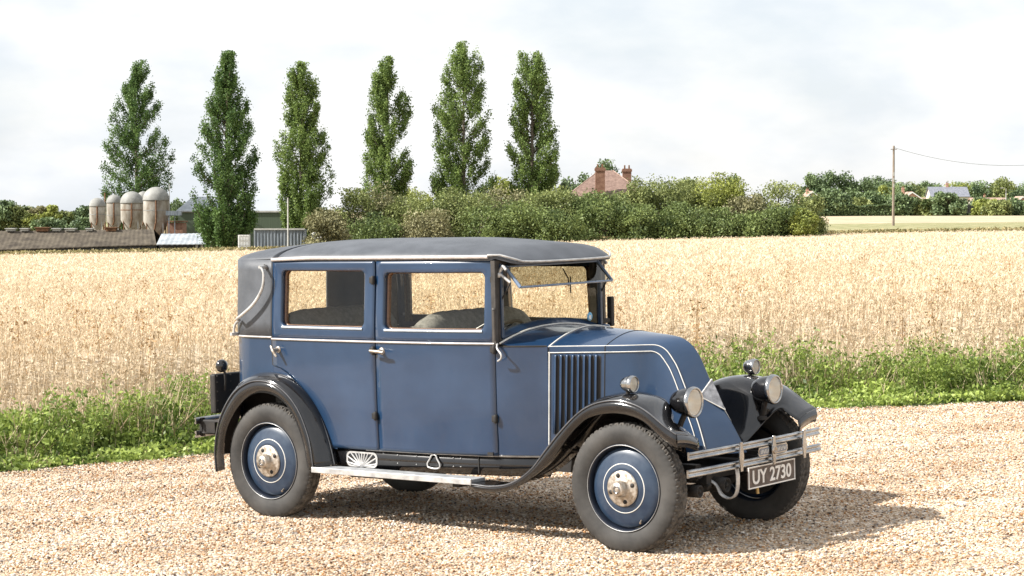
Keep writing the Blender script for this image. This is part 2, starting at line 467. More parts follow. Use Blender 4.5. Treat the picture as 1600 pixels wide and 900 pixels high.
CANOPY = noisy('ripe_canopy', (.36, .285, .19), (.64, .55, .42), 14, 9, rough=.9, spec=.1, bump=1.0, bscale=26, stretch=(1, 1, 1))
xs = np.linspace(-75, 85, 161); tt = np.r_[0, np.linspace(.0003, .012, 12), np.linspace(.02, 1, 50)]
V = []; Fq = []; nT = len(tt)
for x in xs:
    a, bb = float(front_y(x)) + .25, float(back_y(x))
    for k, u in enumerate(tt):
        y = a + (bb - a) * u; h = .0 if k == 0 else (.14 + .52 * float(sstep(0, 1.6, y - a))) + .04 * math.sin(x * 1.7 + y * .5) * math.sin(y * .9)
        V.append((x, y, float(gz(x, y)) + h))
for i in range(len(xs) - 1):
    for j in range(nT - 1):
        a = i * nT + j; Fq.append((a, a + nT, a + nT + 1, a + 1))
me = bpy.data.meshes.new('crop_canopy'); me.from_pydata(V, [], Fq); me.update(); me.polygons.foreach_set('use_smooth', [True] * len(me.polygons))
cc = link('crop_canopy', me, CANOPY); tag(cc, 'dense mass of ripe oat stems under the ears of the field', 'crop', kind='stuff')

OAT = leafy('ripe_oat', (.41, .31, .19), (.83, .72, .55), rough=.7, transl=.25, spec=.15)


def crop_band(y0, y1, dens, size, per, stem):
    w = .27
    n = int(dens * w * (y1 ** 2 - y0 ** 2))
    y = np.sqrt(rng.uniform(y0 ** 2, y1 ** 2, n)); x = rng.uniform(-1, 1, n) * (w * y + 1.0)
    ok = (y > front_y(x) - rng.exponential(.12, n)) & (y < back_y(x)); x, y = x[ok], y[ok]; n = len(x)
    z0 = gz(x, y)
    # uneven stand: patches a little lower, taller, darker
    pat = np.sin(x * .9 + 1.3 * np.sin(y * .35)) * np.sin(y * .55 + .8 * np.sin(x * .6))
    h = .80 + .05 * pat + rng.normal(0, .055, n) - .50 * (1 - sstep(-.1, 1.5, y - front_y(x))) * rng.uniform(.7, 1.1, n)
    lean = rng.normal(0, .10, (n, 2)) + np.array([.06, -.02])
    P = []; val = []
    base = np.stack([x, y, z0], 1); top = np.stack([x + lean[:, 0] * h, y + lean[:, 1] * h, z0 + h], 1)
    rnd = np.clip(.6 + .12 * pat + rng.normal(0, .2, n), 0, 1)
    if stem:
        ang = rng.uniform(0, PI, n); s = np.stack([np.cos(ang), np.sin(ang), 0 * ang], 1) * .0045
        P.append(np.stack([base - s, base + s, top + s * .6, top - s * .6], 1)); val.append(np.clip(rnd - .1, 0, 1))
        # dead leaf blades hanging off the stem
        k = rng.uniform(.35, .8, n)[:, None]; c = base + (top - base) * k; dr = rng.normal(0, 1, (n, 3)); dr[:, 2] = -.3; dr /= np.linalg.norm(dr, axis=1)[:, None]
        dr *= .13; wv = np.stack([0 * ang, 0 * ang, 0 * ang + .009], 1)
        P.append(np.stack([c - wv, c + wv, c + dr + wv * .3, c + dr - wv * .3], 1)); val.append(rnd * .8)
    for k in range(per):
        c = top + np.stack([rng.normal(0, size * .55, n), rng.normal(0, size * .55, n), -rng.uniform(0, size * 2.2, n)], 1)
        a = rng.normal(0, .45, (n, 3)); a[:, 2] = -.7; a /= np.linalg.norm(a, axis=1)[:, None]
        b = rng.normal(0, 1, (n, 3)); b -= a * (a * b).sum(1)[:, None]; b /= np.linalg.norm(b, axis=1)[:, None]
        a = a * size; b = b * size * .30
        P.append(np.stack([c - a, c - b, c + a, c + b], 1)); val.append(np.clip(rnd + rng.normal(0, .12, n), 0, 1))
    return np.concatenate(P), np.concatenate(val)


bands = [crop_band(15, 25, 350, .016, 9, True), crop_band(25, 45, 95, .023, 7, True), crop_band(45, 90, 22, .045, 4, False), crop_band(90, 240, 4.0, .085, 3, False)]
# dense front row
nF = 15000; x = rng.uniform(-9, 11, nF); y = front_y(x) - .25 + rng.exponential(.4, nF); z0 = gz(x, y); h = rng.uniform(.15, .42, nF)
lean = rng.normal(0, .14, (nF, 2)); ang = rng.uniform(0, PI, nF); s = np.stack([np.cos(ang), np.sin(ang), 0 * ang], 1) * .006
base = np.stack([x, y, z0], 1); top = base + np.stack([lean[:, 0] * h, lean[:, 1] * h, h], 1)
bands.append((np.stack([base - s, base + s, top + s * .4, top - s * .4], 1), rng.uniform(.15, .9, nF)))
P = np.concatenate([q[0] for q in bands]); val = np.concatenate([q[1] for q in bands])
ce = quads_mesh('oat_crop', P, val, OAT); tag(ce, 'pale gold field of ripe oats running back to the hedgerow', 'crop', kind='stuff')

# brown seeding docks standing among the oats
DOCK = leafy('brown_dock', (.30, .18, .085), (.56, .39, .22), rough=.9, transl=.1)
Pd = []
nd = 230; yk = 18.5 + 26 * rng.uniform(0, 1, nd) ** 1.6; xk = rng.uniform(-1, 1, nd) * .26 * yk
for i in range(nd):
    if yk[i] < front_y(xk[i]) - .2: continue
    hh = rng.uniform(.80, 1.08); g0 = float(gz(xk[i], yk[i])); L = rng.normal(0, .10, 2)
    m_ = 110; tt_ = rng.uniform(.45, 1, m_)
    C = np.stack([xk[i] + L[0] * tt_ + rng.normal(0, .055, m_), yk[i] + L[1] * tt_ + rng.normal(0, .05, m_), g0 + hh * tt_], 1)
    Pd.append(leaf_quads(C, rng.uniform(.008, .022, m_)))
    a = np.array([xk[i], yk[i], g0]); e = np.array([xk[i] + L[0], yk[i] + L[1], g0 + hh]); Pd.append(np.array([[a - [.006, 0, 0], a + [.006, 0, 0], e + [.003, 0, 0], e - [.003, 0, 0]]]))
Pd = np.concatenate(Pd); dk = quads_mesh('dock_weeds', Pd, rng.uniform(0, 1, len(Pd)), DOCK)
tag(dk, 'rusty brown dock stems scattered through the ripe oats', 'weeds', kind='stuff')

# ------------------------------------------------------------------ verge
VERGE = leafy('verge_green', (.065, .115, .02), (.44, .54, .13), rough=.5, transl=.35, spec=.35)
SEED = leafy('dry_grass', (.34, .26, .15), (.70, .58, .40), rough=.8, transl=.2)
VSOIL = noisy('verge_floor', (.045, .055, .02), (.12, .12, .05), 6, 7, rough=.95, bump=.5, bscale=30)
xs = np.linspace(-14, 16, 121); V = []; Fq = []
for x in xs:
    for k, u in enumerate((-.12, .1, .6, 1.2, 2.1)):
        y = float(edge_y(x)) + u; V.append((x, y, float(gz(x, y)) + (.018 if k else .004)))
for i in range(len(xs) - 1):
    for j in range(4):
        a = i * 5 + j; Fq.append((a, a + 5, a + 6, a + 1))
me = bpy.data.meshes.new('verge_soil'); me.from_pydata(V, [], Fq); me.update(); vs = link('verge_soil', me, VSOIL); tag(vs, kind='structure')


def verge_h(x, u):
    """height of the weeds, u metres back from the gravel"""
    big = .5 + .5 * np.sin(x * 1.1 + 2) * np.sin(x * .47 + .6)
    loc = .5 + .5 * np.sin(x * 3.7) * np.sin(x * 2.3 + u * 2)
    return (.05 + .27 * sstep(.15, 1.2, u)) * (.25 + .95 * loc ** 1.5 + .45 * big) * (.92 + .22 * sstep(1.0, 3.6, x) + .3 * sstep(3.2, 4.6, x))


n = 42000
x = rng.uniform(-8.5, 10.5, n); u = rng.beta(1.3, 1.5, n) * 2.15; y = edge_y(x) + u
h = verge_h(x, u) * rng.uniform(.35, 1.15, n); g0 = gz(x, y)
keep_ = rng.uniform(0, 1, n) < (.35 + .65 * np.clip(.5 + np.sin(x * 2.1 + u * 3) * np.sin(x * .9 + u * 5), 0, 1))
x, y, h, g0, u = x[keep_], y[keep_], h[keep_], g0[keep_], u[keep_]; n = len(x)
# blades
ang = rng.uniform(0, PI, n); s = np.stack([np.cos(ang), np.sin(ang), 0 * ang], 1) * rng.uniform(.003, .007, n)[:, None]
base = np.stack([x, y, g0], 1); ln = rng.normal(0, .28, (n, 2)); top = base + np.stack([ln[:, 0] * h, ln[:, 1] * h, h], 1)
P1 = np.stack([base - s, base + s, top + s * .2, top - s * .2], 1); v1 = np.clip(rng.normal(.5, .22, n) + .1 * np.sin(x * 2.7), 0, 1)
# leaves, denser and broader low down
m_ = 260000; i = rng.integers(0, n, m_); fr = rng.uniform(.15, 1.0, m_) ** .8
C = base[i] + (top[i] - base[i]) * fr[:, None] + rng.normal(0, .03, (m_, 3)) * [1, 1, .4]; C[:, 2] = np.maximum(C[:, 2], g0[i] + .01)
P2 = leaf_quads(C, rng.uniform(.013, .033, m_), .6); clump = np.sin(C[:, 0] * 5.1) * np.sin(C[:, 0] * 2.2 + C[:, 1] * 3)
v2 = np.clip(.45 + .30 * clump + rng.normal(0, .2, m_), 0, 1)
# low broad bright leaves along the gravel
m3 = 8000; x3 = rng.uniform(-8.5, 10.5, m3); u3 = np.abs(rng.normal(.15, .25, m3)); ok = rng.uniform(0, 1, m3) < .35 + .6 * (np.sin(x3 * 1.9) > .1)
x3, u3 = x3[ok], u3[ok]; y3 = edge_y(x3) + u3; C3 = np.stack([x3, y3, gz(x3, y3) + rng.uniform(.015, .10, len(x3))], 1)
P3 = leaf_quads(C3, rng.uniform(.012, .028, len(x3)), .75); v3 = rng.uniform(.5, 1, len(x3))
vg = quads_mesh('verge_weeds', np.concatenate([P1, P2, P3]), np.concatenate([v1, v2, v3]), VERGE)
tag(vg, 'green grass, nettles and low weeds between the gravel and the oats', 'weeds', kind='stuff')
# taller sprays of weeds pushing up into the crop
Pt = []; vt = []
for k in range(170):
    xx = rng.uniform(-8, 10); uu = rng.uniform(.6, 2.5); yy = float(edge_y(xx)) + uu; g_ = float(gz(xx, yy)); hh = rng.uniform(.30, .66) * (.85 if xx < 2 else 1.0)
    for q in range(rng.integers(4, 12)):
        L = rng.normal(0, .20, 2); q0 = np.array([xx + rng.normal(0, .08), yy + rng.normal(0, .05), g_]); q1 = q0 + [L[0], L[1], hh * rng.uniform(.7, 1.05)]
        Pt.append(np.array([[q0 - [.004, 0, 0], q0 + [.004, 0, 0], q1 + [.002, 0, 0], q1 - [.002, 0, 0]]])); vt.append([.3])
        m_ = 60; f_ = rng.uniform(.3, 1, m_)[:, None]; C = q0 + (q1 - q0) * f_ + rng.normal(0, .035, (m_, 3))
        Pt.append(leaf_quads(C, rng.uniform(.012, .028, m_), .5)); vt.append(np.clip(rng.normal(.4, .2, m_), 0, 1))
tw = quads_mesh('tall_weeds', np.concatenate(Pt), np.concatenate(vt), VERGE); tag(tw, 'taller leafy weeds standing up against the front of the oats', 'weeds', kind='stuff')
# dry grass and dead stems in the verge
n = 42000; x = rng.uniform(-8.5, 10.5, n); u = rng.beta(1.5, 1.2, n) * 2.2; y = edge_y(x) + u; g0 = gz(x, y); h = verge_h(x, u) * rng.uniform(.6, 1.5, n)
ok = rng.uniform(0, 1, n) < .12 + .72 * np.clip(np.sin(x * 2.9 + u * 2.5 + 2.2) * np.sin(x * .8 + u * 4), 0, 1); x, y, g0, h = x[ok], y[ok], g0[ok], h[ok]; n = len(x)
base = np.stack([x, y, g0], 1); ln = rng.normal(0, .4, (n, 2)); top = base + np.stack([ln[:, 0] * h, ln[:, 1] * h, h], 1); ang = rng.uniform(0, PI, n); s = np.stack([np.cos(ang), np.sin(ang), 0 * ang], 1) * .004
dg = quads_mesh('dry_grass', np.stack([base - s, base + s, top + s * .5, top - s * .5], 1), rng.uniform(0, 1, n), SEED); tag(dg, 'straw coloured dead grass mixed into the green verge', 'grass', kind='stuff')
# two bleached dead sticks leaning in the weeds left of the car
for (a, bpt, lab) in (((244, 548 + 150), (318, 625), 'thin bleached dead stick leaning in the verge beside the rear bumper'), ((152, 705), (212, 637), 'thin bleached dead stick leaning in the verge further left of the car')):
    pa = ray_ground(a[0], a[1] + 6); d = pa[1]
    q = at(bpt[0], bpt[1], d + .1); mid = (pa + q) / 2 + [.03, 0, .02]
    st = MB().tube([pa, mid, q], [.007, .006, .003], 6).build('dead_stick', SEED); tag(st, lab, 'stick', 'dead sticks in the verge')

# ------------------------------------------------------------------ trees
BARK = noisy('bark', (.07, .055, .04), (.17, .14, .11), 6, 6, rough=.9, stretch=(2, 2, .5))
FOL_POP = leafy('poplar_leaf', (.028, .072, .020), (.18, .28, .08), transl=.35)
FOL_POP2 = leafy('poplar_leaf_light', (.045, .09, .024), (.30, .40, .11), transl=.38)
FOL_BUSH = [leafy('bush_leaf_olive', (.06, .09, .028), (.42, .46, .17), transl=.28), leafy('bush_leaf_green', (.035, .062, .02), (.28, .35, .115), transl=.25),
            leafy('bush_leaf_dry', (.10, .105, .045), (.42, .39, .21), transl=.15), leafy('bush_leaf_yellow', (.12, .15, .03), (.46, .50, .13), transl=.3)]
FOL_FAR = leafy('far_tree_leaf', (.05, .085, .04), (.24, .32, .14), transl=.15)


def poplar(px, d, top, prof, label, mat, seed):
    r = np.random.default_rng(seed)
    c0 = at(px, 330, d); gx, gy_ = c0[0], c0[1]; g0 = float(gz(gx, gy_)); s = d / F_PX
    ys_ = np.array([q[0] for q in prof], float); zz = CAM_Z + (HORIZ - ys_) * s
    xl = (px - np.array([q[1] for q in prof])) * s; xr = (np.array([q[2] for q in prof]) - px) * s
    o_ = np.argsort(zz); zz, xl, xr = zz[o_], xl[o_], xr[o_]
    zt = CAM_Z + (HORIZ - top) * s; H = zt - g0
    root = bpy.data.objects.new('poplar_tree', None); COL.objects.link(root); root.location = (gx, gy_, g0)
    tag(root, label, 'tree', 'row of tall poplars behind the field')
    b = MB(); b.tube([(0, 0, 0), (.05, 0, H * .4), (0, .05, H * .96)], [.34, .2, .03], 8)

    def RR(z, cs):
        return np.where(cs < 0, np.interp(z, zz, xl, right=xl[-1] * .3), np.interp(z, zz, xr, right=xr[-1] * .3))
    C = []; sz = []; vv = []
    nb_ = 140
    for k in list(range(nb_)) + [0, 1, 2, 3, 4, 5, 7, 9, 11, 13, 15, 18] * 2:
        z0 = g0 + H * (.03 + .87 * (k / nb_) ** 1.25) + r.normal(0, .3); ph = r.uniform(0, 2 * PI); rise = H * r.uniform(.12, .22) * (1 - .4 * k / nb_)
        z1 = min(z0 + rise, zt); R1 = float(RR(z1, math.cos(ph))) * r.uniform(.86, 1.06)
        ex, ey = math.cos(ph), math.sin(ph)
        if abs(ex) < .35: R1 *= .9
        p0 = np.array([0, 0, z0 - g0]); p1 = np.array([ex * R1, ey * R1, z1 - g0]); pm = p0 * .45 + p1 * .55 + np.array([ex, ey, 0]) * R1 * .18
        if k % 2 == 0: b.tube([p0, pm, p1], [.07, .045, .015], 5, caps=False)
        ncl = 11
        for q in range(ncl):
            f = r.uniform(.18, 1.04); a = (p0 * (1 - f) + pm * f) * (1 - f) + (pm * (1 - f) + p1 * f) * f
            m = int(r.uniform(22, 44)); bright = r.normal(.5, .18)
            C.append(a + r.normal(0, 1, (m, 3)) * [.20, .20, .34]); vv.append(np.clip(bright + r.normal(0, .12, m), 0, 1))
    C = np.concatenate(C); vv = np.concatenate(vv)
    keep = C[:, 2] < H; C, vv = C[keep], vv[keep]
    P = leaf_quads(C, r.uniform(.075, .15, len(C)), .7, r)
    # the reference centre of the tree may lie off the outline's middle: clip nothing, the branches follow the outline
    b.build('trunk', BARK, root, normals=False)
    quads_mesh('crown', P, vv, mat, root)
    return root


poplar(213, 262, 95, [(95, 222, 234), (125, 205, 240), (150, 185, 242), (165, 176, 250), (200, 170, 256), (220, 163, 266), (250, 162, 268), (280, 160, 266), (310, 163, 262), (360, 175, 250)], 'broad dark poplar rising behind the silos, leftmost of the row', FOL_POP, 1)
poplar(354, 222, 80, [(80, 352, 362), (110, 341, 372), (140, 336, 376), (160, 327, 384), (190, 316, 392), (215, 309, 399), (240, 308, 400), (300, 301, 400), (340, 304, 398), (378, 312, 392)], 'dark narrow-topped poplar standing between the white shed roof and the green barn', FOL_POP, 2)
poplar(470, 232, 97, [(97, 458, 484), (125, 450, 494), (160, 447, 500), (190, 443, 506), (215, 430, 509), (240, 430, 512), (265, 434, 518), (320, 438, 514), (360, 447, 498), (380, 450, 495)], 'thin airy poplar with a side spire on its left, beside the white pole', FOL_POP2, 3)
poplar(606, 245, 88, [(88, 600, 608), (115, 588, 616), (150, 579, 632), (170, 576, 641), (200, 573, 641), (230, 570, 648), (260, 567, 645), (310, 563, 630), (360, 580, 625)], 'pointed poplar rising above the tall brownish elder bush', FOL_POP2, 4)
poplar(724, 245, 66, [(66, 715, 742), (95, 703, 755), (115, 691, 757), (150, 685, 757), (180, 679, 765), (200, 676, 768), (230, 676, 770), (255, 678, 778), (300, 672, 772), (360, 690, 760)], 'tallest and widest poplar, with light showing through its branches', FOL_POP2, 5)
poplar(831, 245, 80, [(80, 815, 838), (98, 810, 850), (120, 805, 856), (150, 803, 858), (180, 797, 862), (200, 797, 868), (230, 794, 872), (260, 797, 872), (300, 800, 866), (360, 812, 855)], 'poplar with a forked double top, rightmost of the row', FOL_POP2, 6)


def crown(R, H, n, size, lobes, r, flat=.8):
    """points of an uneven crown of radius R, height H: many leaf clumps over overlapping lobes"""
    C = []; v = []
    for k in range(lobes):
        ph = r.uniform(0, 2 * PI); rr = R * math.sqrt(r.uniform(0, 1)) * .72; hz = (r.uniform(.1, 1) if k else 1.0) * H * (1 - .45 * (rr / R) ** 2)
        lr = R * r.uniform(.24, .46); lz = max(lr * r.uniform(.6, 1.0), H * .13); m = n // lobes
        q = r.normal(size=(m, 3)); q /= np.linalg.norm(q, axis=1)[:, None]; q *= (r.uniform(.55, 1.08, m)[:, None]) * [lr, lr, lz]; q += r.normal(0, 1, (m, 3)) * R * .055
        c = np.array([rr * math.cos(ph), rr * math.sin(ph), hz - lz * .6]) + q
        C.append(c[c[:, 2] < H]); v.append(np.clip(r.normal(.45, .14) + r.normal(0, .16, m), 0, 1)[c[:, 2] < H])
    C = np.concatenate(C); v = np.concatenate(v); k = C[:, 2] > .05
    return C[k], v[k]


def tree(name, px, base_d, top_px, wpx, label, cat, group, mat, seed, trunk=.3, n=5200, lobes=26, leaf=None, low=0.0):
    r = np.random.default_rng(seed); s = base_d / F_PX; c0 = at(px, 330, base_d); x, y = c0[0], c0[1]; g0 = float(gz(x, y))
    H = CAM_Z + (HORIZ - top_px) * s - g0; R = wpx * s / 2
    root = bpy.data.objects.new(name, None); COL.objects.link(root); root.location = (x, y, g0); tag(root, label, cat, group)
    leaf = leaf or base_d * .00055
    C, v = crown(R, H * (1 - low), n, leaf, lobes, r); C[:, 2] += H * low
    b = MB(); b.tube([(0, 0, -.1), (r.normal(0, .1), 0, H * .35), (r.normal(0, .2), 0, H * .8)], [R * .07 + .04, R * .05 + .03, .03], 7)
    for k in range(7):
        ph = r.uniform(0, 2 * PI); z0 = H * r.uniform(.15, .5); b.tube([(0, 0, z0), (math.cos(ph) * R * .35, math.sin(ph) * R * .35, z0 + H * .18), (math.cos(ph) * R * .7, math.sin(ph) * R * .7, z0 + H * .3)], [.08, .05, .02], 5, caps=False)
    b.build('trunk', BARK, root, normals=False)
    quads_mesh('crown', leaf_quads(C, r.uniform(leaf * .7, leaf * 1.4, len(C)), .75, r), v, mat, root)
    return root


# hedgerow of bushes across the back of the field: px, top px, width px, distance, leaf kind, label
HB = [(506, 330, 66, 213, 2, 'sparse straw coloured bush at the left end of the hedgerow'),
      (548, 300, 80, 224, 0, 'olive bush at the foot of the fourth poplar'),
      (592, 287, 86, 226, 2, 'tall brownish elder bush in front of the fourth poplar'),
      (590, 338, 90, 219, 1, 'low dark green bramble in front of the brownish elder'),
      (640, 305, 84, 225, 0, 'olive hedgerow bush between the fourth and fifth poplars'),
      (668, 332, 80, 219, 2, 'low pinkish dry bush in front of the olive ones'),
      (700, 300, 84, 224, 0, 'pale olive bush under the tallest poplar'),
      (745, 292, 90, 222, 0, 'tall rounded olive bush just right of the tallest poplar'),
      (752, 328, 84, 218, 1, 'bright green bramble above the middle of the car roof'),
      (795, 290, 84, 226, 2, 'dry brown topped bush left of the forked poplar'),
      (812, 312, 90, 219, 1, 'dark glossy bush in front of the forked poplar'),
      (858, 294, 84, 223, 0, 'olive bush right of the forked poplar'),
      (872, 332, 80, 217, 1, 'low green bush below the red roof\'s left corner'),
      (905, 299, 80, 224, 1, 'green bush hiding the left of the red roofed house'),
      (950, 304, 92, 220, 1, 'dark ivy covered bush below the brick chimney'),
      (990, 282, 66, 224, 0, 'upright olive bush beside the second chimney'),
      (1002, 325, 74, 219, 1, 'dark green bush right below the second chimney'),
      (1040, 276, 92, 226, 0, 'tall open bush with bare twigs right of the house'),
      (1060, 322, 84, 220, 1, 'dark low bush under the tall open one'),
      (1095, 300, 74, 225, 0, 'olive bush left of the yellow green maple'),
      (1125, 276, 84, 226, 3, 'yellow green field maple, brightest crown of the hedgerow'),
      (1120, 330, 80, 219, 1, 'dark bush at the foot of the yellow green maple'),
      (1168, 308, 74, 224, 2, 'brownish bush right of the yellow green maple'),
      (1175, 335, 76, 219, 1, 'low dark bramble under the brownish bush'),
      (1215, 286, 80, 226, 0, 'grey green hawthorn near the right end of the hedgerow'),
      (1225, 325, 70, 220, 1, 'dark green bush below the grey green hawthorn'),
      (1258, 303, 56, 224, 0, 'loose olive bush closing the right end of the hedgerow'),
      (1256, 332, 44, 219, 3, 'small bright green shrub at the right foot of the hedgerow')]
for i, (px, tp, w, d, kd, lb) in enumerate(HB):
    tree('hedgerow_bush', px, d, tp - 7, w * 1.2, lb, 'bush', 'bushes of the hedgerow behind the field', FOL_BUSH[kd], 40 + i, n=11000, lobes=36, leaf=.11)

# trees behind the hedgerow
for i, (px, tp, w, d, mt, lb) in enumerate([(655, 283, 70, 300, 3, 'light green tree far behind, between the fourth and fifth poplars'), (785, 270, 60, 300, 3, 'light green tree peeping between the two right poplars'),
                                             (868, 256, 44, 290, 1, 'round dark tree right of the forked poplar'), (898, 262, 56, 300, 1, 'green ash tree left of the red roof'), (945, 249, 66, 330, 1, 'thin crowned tree rising behind the red roof'),
                                             (1090, 268, 80, 330, 0, 'greyish tree behind the yellow green maple'), (1142, 268, 34, 300, 1, 'dark pointed conifer behind the yellow green maple'), (1075, 275, 44, 340, 1, 'dark tree left behind the yellow green maple'),
                                             (285, 297, 56, 300, 1, 'dark tree between the silos and the second poplar')]):
    tree('background_tree', px, d, tp, w, lb, 'tree', 'trees behind the hedgerow', FOL_BUSH[mt] if mt != 1 else FOL_FAR, 90 + i, n=5600, lobes=26, leaf=.17)

# far tree line on the left
lt = ['behind the low barn, at the picture\'s left edge', 'second in from the left edge of the far line', 'third in from the left edge, with a brownish side', 'in the middle of the far left line', 'fifth in from the left edge, lower than its neighbours', 'left of the gap in the far line', 'right of the gap in the far line', 'just left of the silos']
for i, (px, tp, w, kd) in enumerate([(5, 313, 50, 1), (35, 320, 44, 0), (62, 322, 40, 2), (84, 321, 46, 3), (52, 334, 44, 3), (20, 333, 40, 0), (112, 327, 44, 0), (134, 322, 40, 1)]):
    tree('far_tree', px, 420, tp, w * 1.15, 'leafy far tree ' + lt[i], 'tree', 'far line of trees behind the barn', FOL_FAR if kd == 1 else FOL_BUSH[kd], 120 + i, n=5200, lobes=24, leaf=.27)
for i, (px, tp, w) in enumerate([(-40, 316, 60), (75, 340, 60), (130, 340, 50)]):
    tree('far_bush', px, 400, tp, w, ['dark bush beyond the left frame edge', 'low bush line above the barn ridge', 'low bush left of the silos'][i], 'bush', None, FOL_FAR, 140 + i, n=2400, lobes=14, leaf=.24)

# right-hand village trees
VT = [(1285, 266, 56, 560, 1, 'round oak, left one of the big pair on the right'), (1333, 267, 56, 560, 1, 'round dense oak, right one of the big pair on the right'), (1310, 285, 80, 575, 1, 'dark tree filling between the two big oaks'),
      (1262, 278, 20, 560, 1, 'small dark tree at the left foot of the big oaks'), (1374, 290, 30, 540, 3, 'small yellowing tree left of the utility pole'), (1378, 275, 50, 700, 1, 'bluish far tree behind the yellowing one'),
      (1362, 300, 42, 530, 1, 'bushy green tree above the hedge left of the pole'), (1396, 300, 40, 530, 1, 'bushy green tree right behind the utility pole'), (1345, 310, 36, 520, 0, 'small bush above the hedge, under the right oak'),
      (1420, 285, 50, 660, 0, 'light green tree behind the brick gable'), (1448, 283, 34, 700, 1, 'pointed conifer behind the brick gable'), (1494, 281, 50, 640, 3, 'light green tree behind the slate roof'),
      (1524, 284, 44, 640, 1, 'dark green tree right of the slate roof'), (1556, 277, 54, 640, 0, 'broad olive tree above the bungalow'), (1590, 288, 44, 680, 1, 'dark green tree above the bungalow\'s right end'),
      (1484, 301, 46, 500, 1, 'rounded garden tree in front of the slate roofed house'), (1560, 314, 44, 500, 0, 'grey green shrub in front of the bungalow'), (1618, 284, 50, 640, 1, 'dark tree at the right edge of the picture'),
      (1300, 296, 60, 508, 1, 'spreading bush filling the foot of the left oak'), (1352, 286, 56, 590, 1, 'leafy tree between the right oak and the yellowing tree'), (1410, 303, 40, 506, 1, 'low bush right against the utility pole'),
      (1440, 312, 44, 506, 0, 'garden bush covering the foot of the pink brick gable'), (1466, 300, 36, 520, 1, 'young tree at the left corner of the slate roofed house'), (1520, 308, 46, 520, 1, 'bush at the right corner of the slate roofed house'),
      (1540, 312, 40, 506, 3, 'light green bush hiding the left end of the bungalow'), (1585, 310, 50, 506, 1, 'dark bush hiding the right end of the bungalow'), (1540, 283, 60, 660, 1, 'tree mass between the two trees above the bungalow'), (1575, 286, 60, 660, 3, 'sunny green tree behind the bungalow roof'),
      (1408, 286, 44, 650, 1, 'far tree just right of the utility pole'), (1610, 292, 60, 600, 1, 'tree at the right frame edge behind the brick house'), (1390, 284, 50, 690, 1, 'far tree just left of the utility pole'), (1470, 287, 60, 690, 1, 'far trees rising left of the slate roof'), (1505, 284, 60, 690, 1, 'far trees rising above the slate roof'), (1265, 292, 40, 560, 1, 'dark bush at the left end of the village trees'),
      (1462, 288, 30, 720, 1, 'small far conifer left of the slate roof chimney')]
for i, (px, tp, w, d, kd, lb) in enumerate(VT):
    tree('village_tree', px, d, tp - 1, w * 1.22, lb, 'tree', 'trees around the village houses', FOL_FAR if kd == 1 else FOL_BUSH[kd], 160 + i, n=5600, lobes=26, leaf=.30)

# clipped field hedge on the right
def hedge(x0, x1, top, d, label, seed, mat=None):
    r = np.random.default_rng(seed); A_ = at(x0, 330, d); B_ = at(x1, 330, d); L = B_[0] - A_[0]; n = int(L * 330)
    x = r.uniform(0, L, n); s = d / F_PX; H = CAM_Z + (HORIZ - top) * s - float(gz((A_[0] + B_[0]) / 2, d))
    y = r.uniform(-.9, .9, n); z = H * (1 + .06 * np.sin(x * .5) + .05 * np.sin(x * 1.7)) * np.where(r.uniform(0, 1, n) < .4, 1 - r.uniform(0, .06, n), r.uniform(0, 1, n))
    C = np.stack([x, y, z], 1); root = quads_mesh('clipped_hedge', leaf_quads(C, r.uniform(.16, .3, n), .75, r), np.clip(r.normal(.4, .2, n), 0, 1), mat or FOL_FAR)
    root.location = (A_[0], d, float(gz((A_[0] + B_[0]) / 2, d))); tag(root, label, 'hedge')


hedge(1278, 1402, 321, 505, 'long dark clipped hedge left of the utility pole, before the oaks', 1)
hedge(1402, 1508, 319, 510, 'dark hedge right of the utility pole, in front of the brick gable', 2)
hedge(1530, 1640, 325, 520, 'lower paler hedge before the bungalow at the right edge', 3, FOL_BUSH[1])

# far meadow strips
GREENF = noisy('meadow_green', (.17, .18, .08), (.36, .33, .19), .5, 9, rough=.95, spec=.1)
PALEF = noisy('pale_stubble', (.36, .29, .19), (.50, .42, .30), .12, 6, rough=.95, spec=.1)
sx_ = np.linspace(30, 160, 60)
o = sheet('meadow_strip', sx_, np.linspace(238, 322, 10), GREENF, dz=.05); tag(o, kind='structure')
o = sheet('stubble_field', sx_, np.linspace(322, 504, 10), PALEF, dz=.05); tag(o, kind='structure')
o = sheet('far_meadow', np.linspace(-260, 260, 40), np.linspace(505, 900, 6), GREENF, dz=.05); tag(o, kind='structure')
# rough grass along the far edge of the crop
n = 26000; x = rng.uniform(-62, 72, n); y = back_y(x) + np.abs(rng.normal(0, 2.2, n)); h = rng.uniform(.3, 1.15, n); g0 = gz(x, y)
C = np.stack([x, y, g0 + h * .9], 1)
fg = quads_mesh('rough_grass', leaf_quads(C, rng.uniform(.10, .24, n), .5), rng.uniform(0, 1, n), leafy('rough_grass', (.16, .15, .05), (.46, .38, .2))); tag(fg, 'rough yellowing grass along the far edge of the oats', 'grass', kind='stuff')

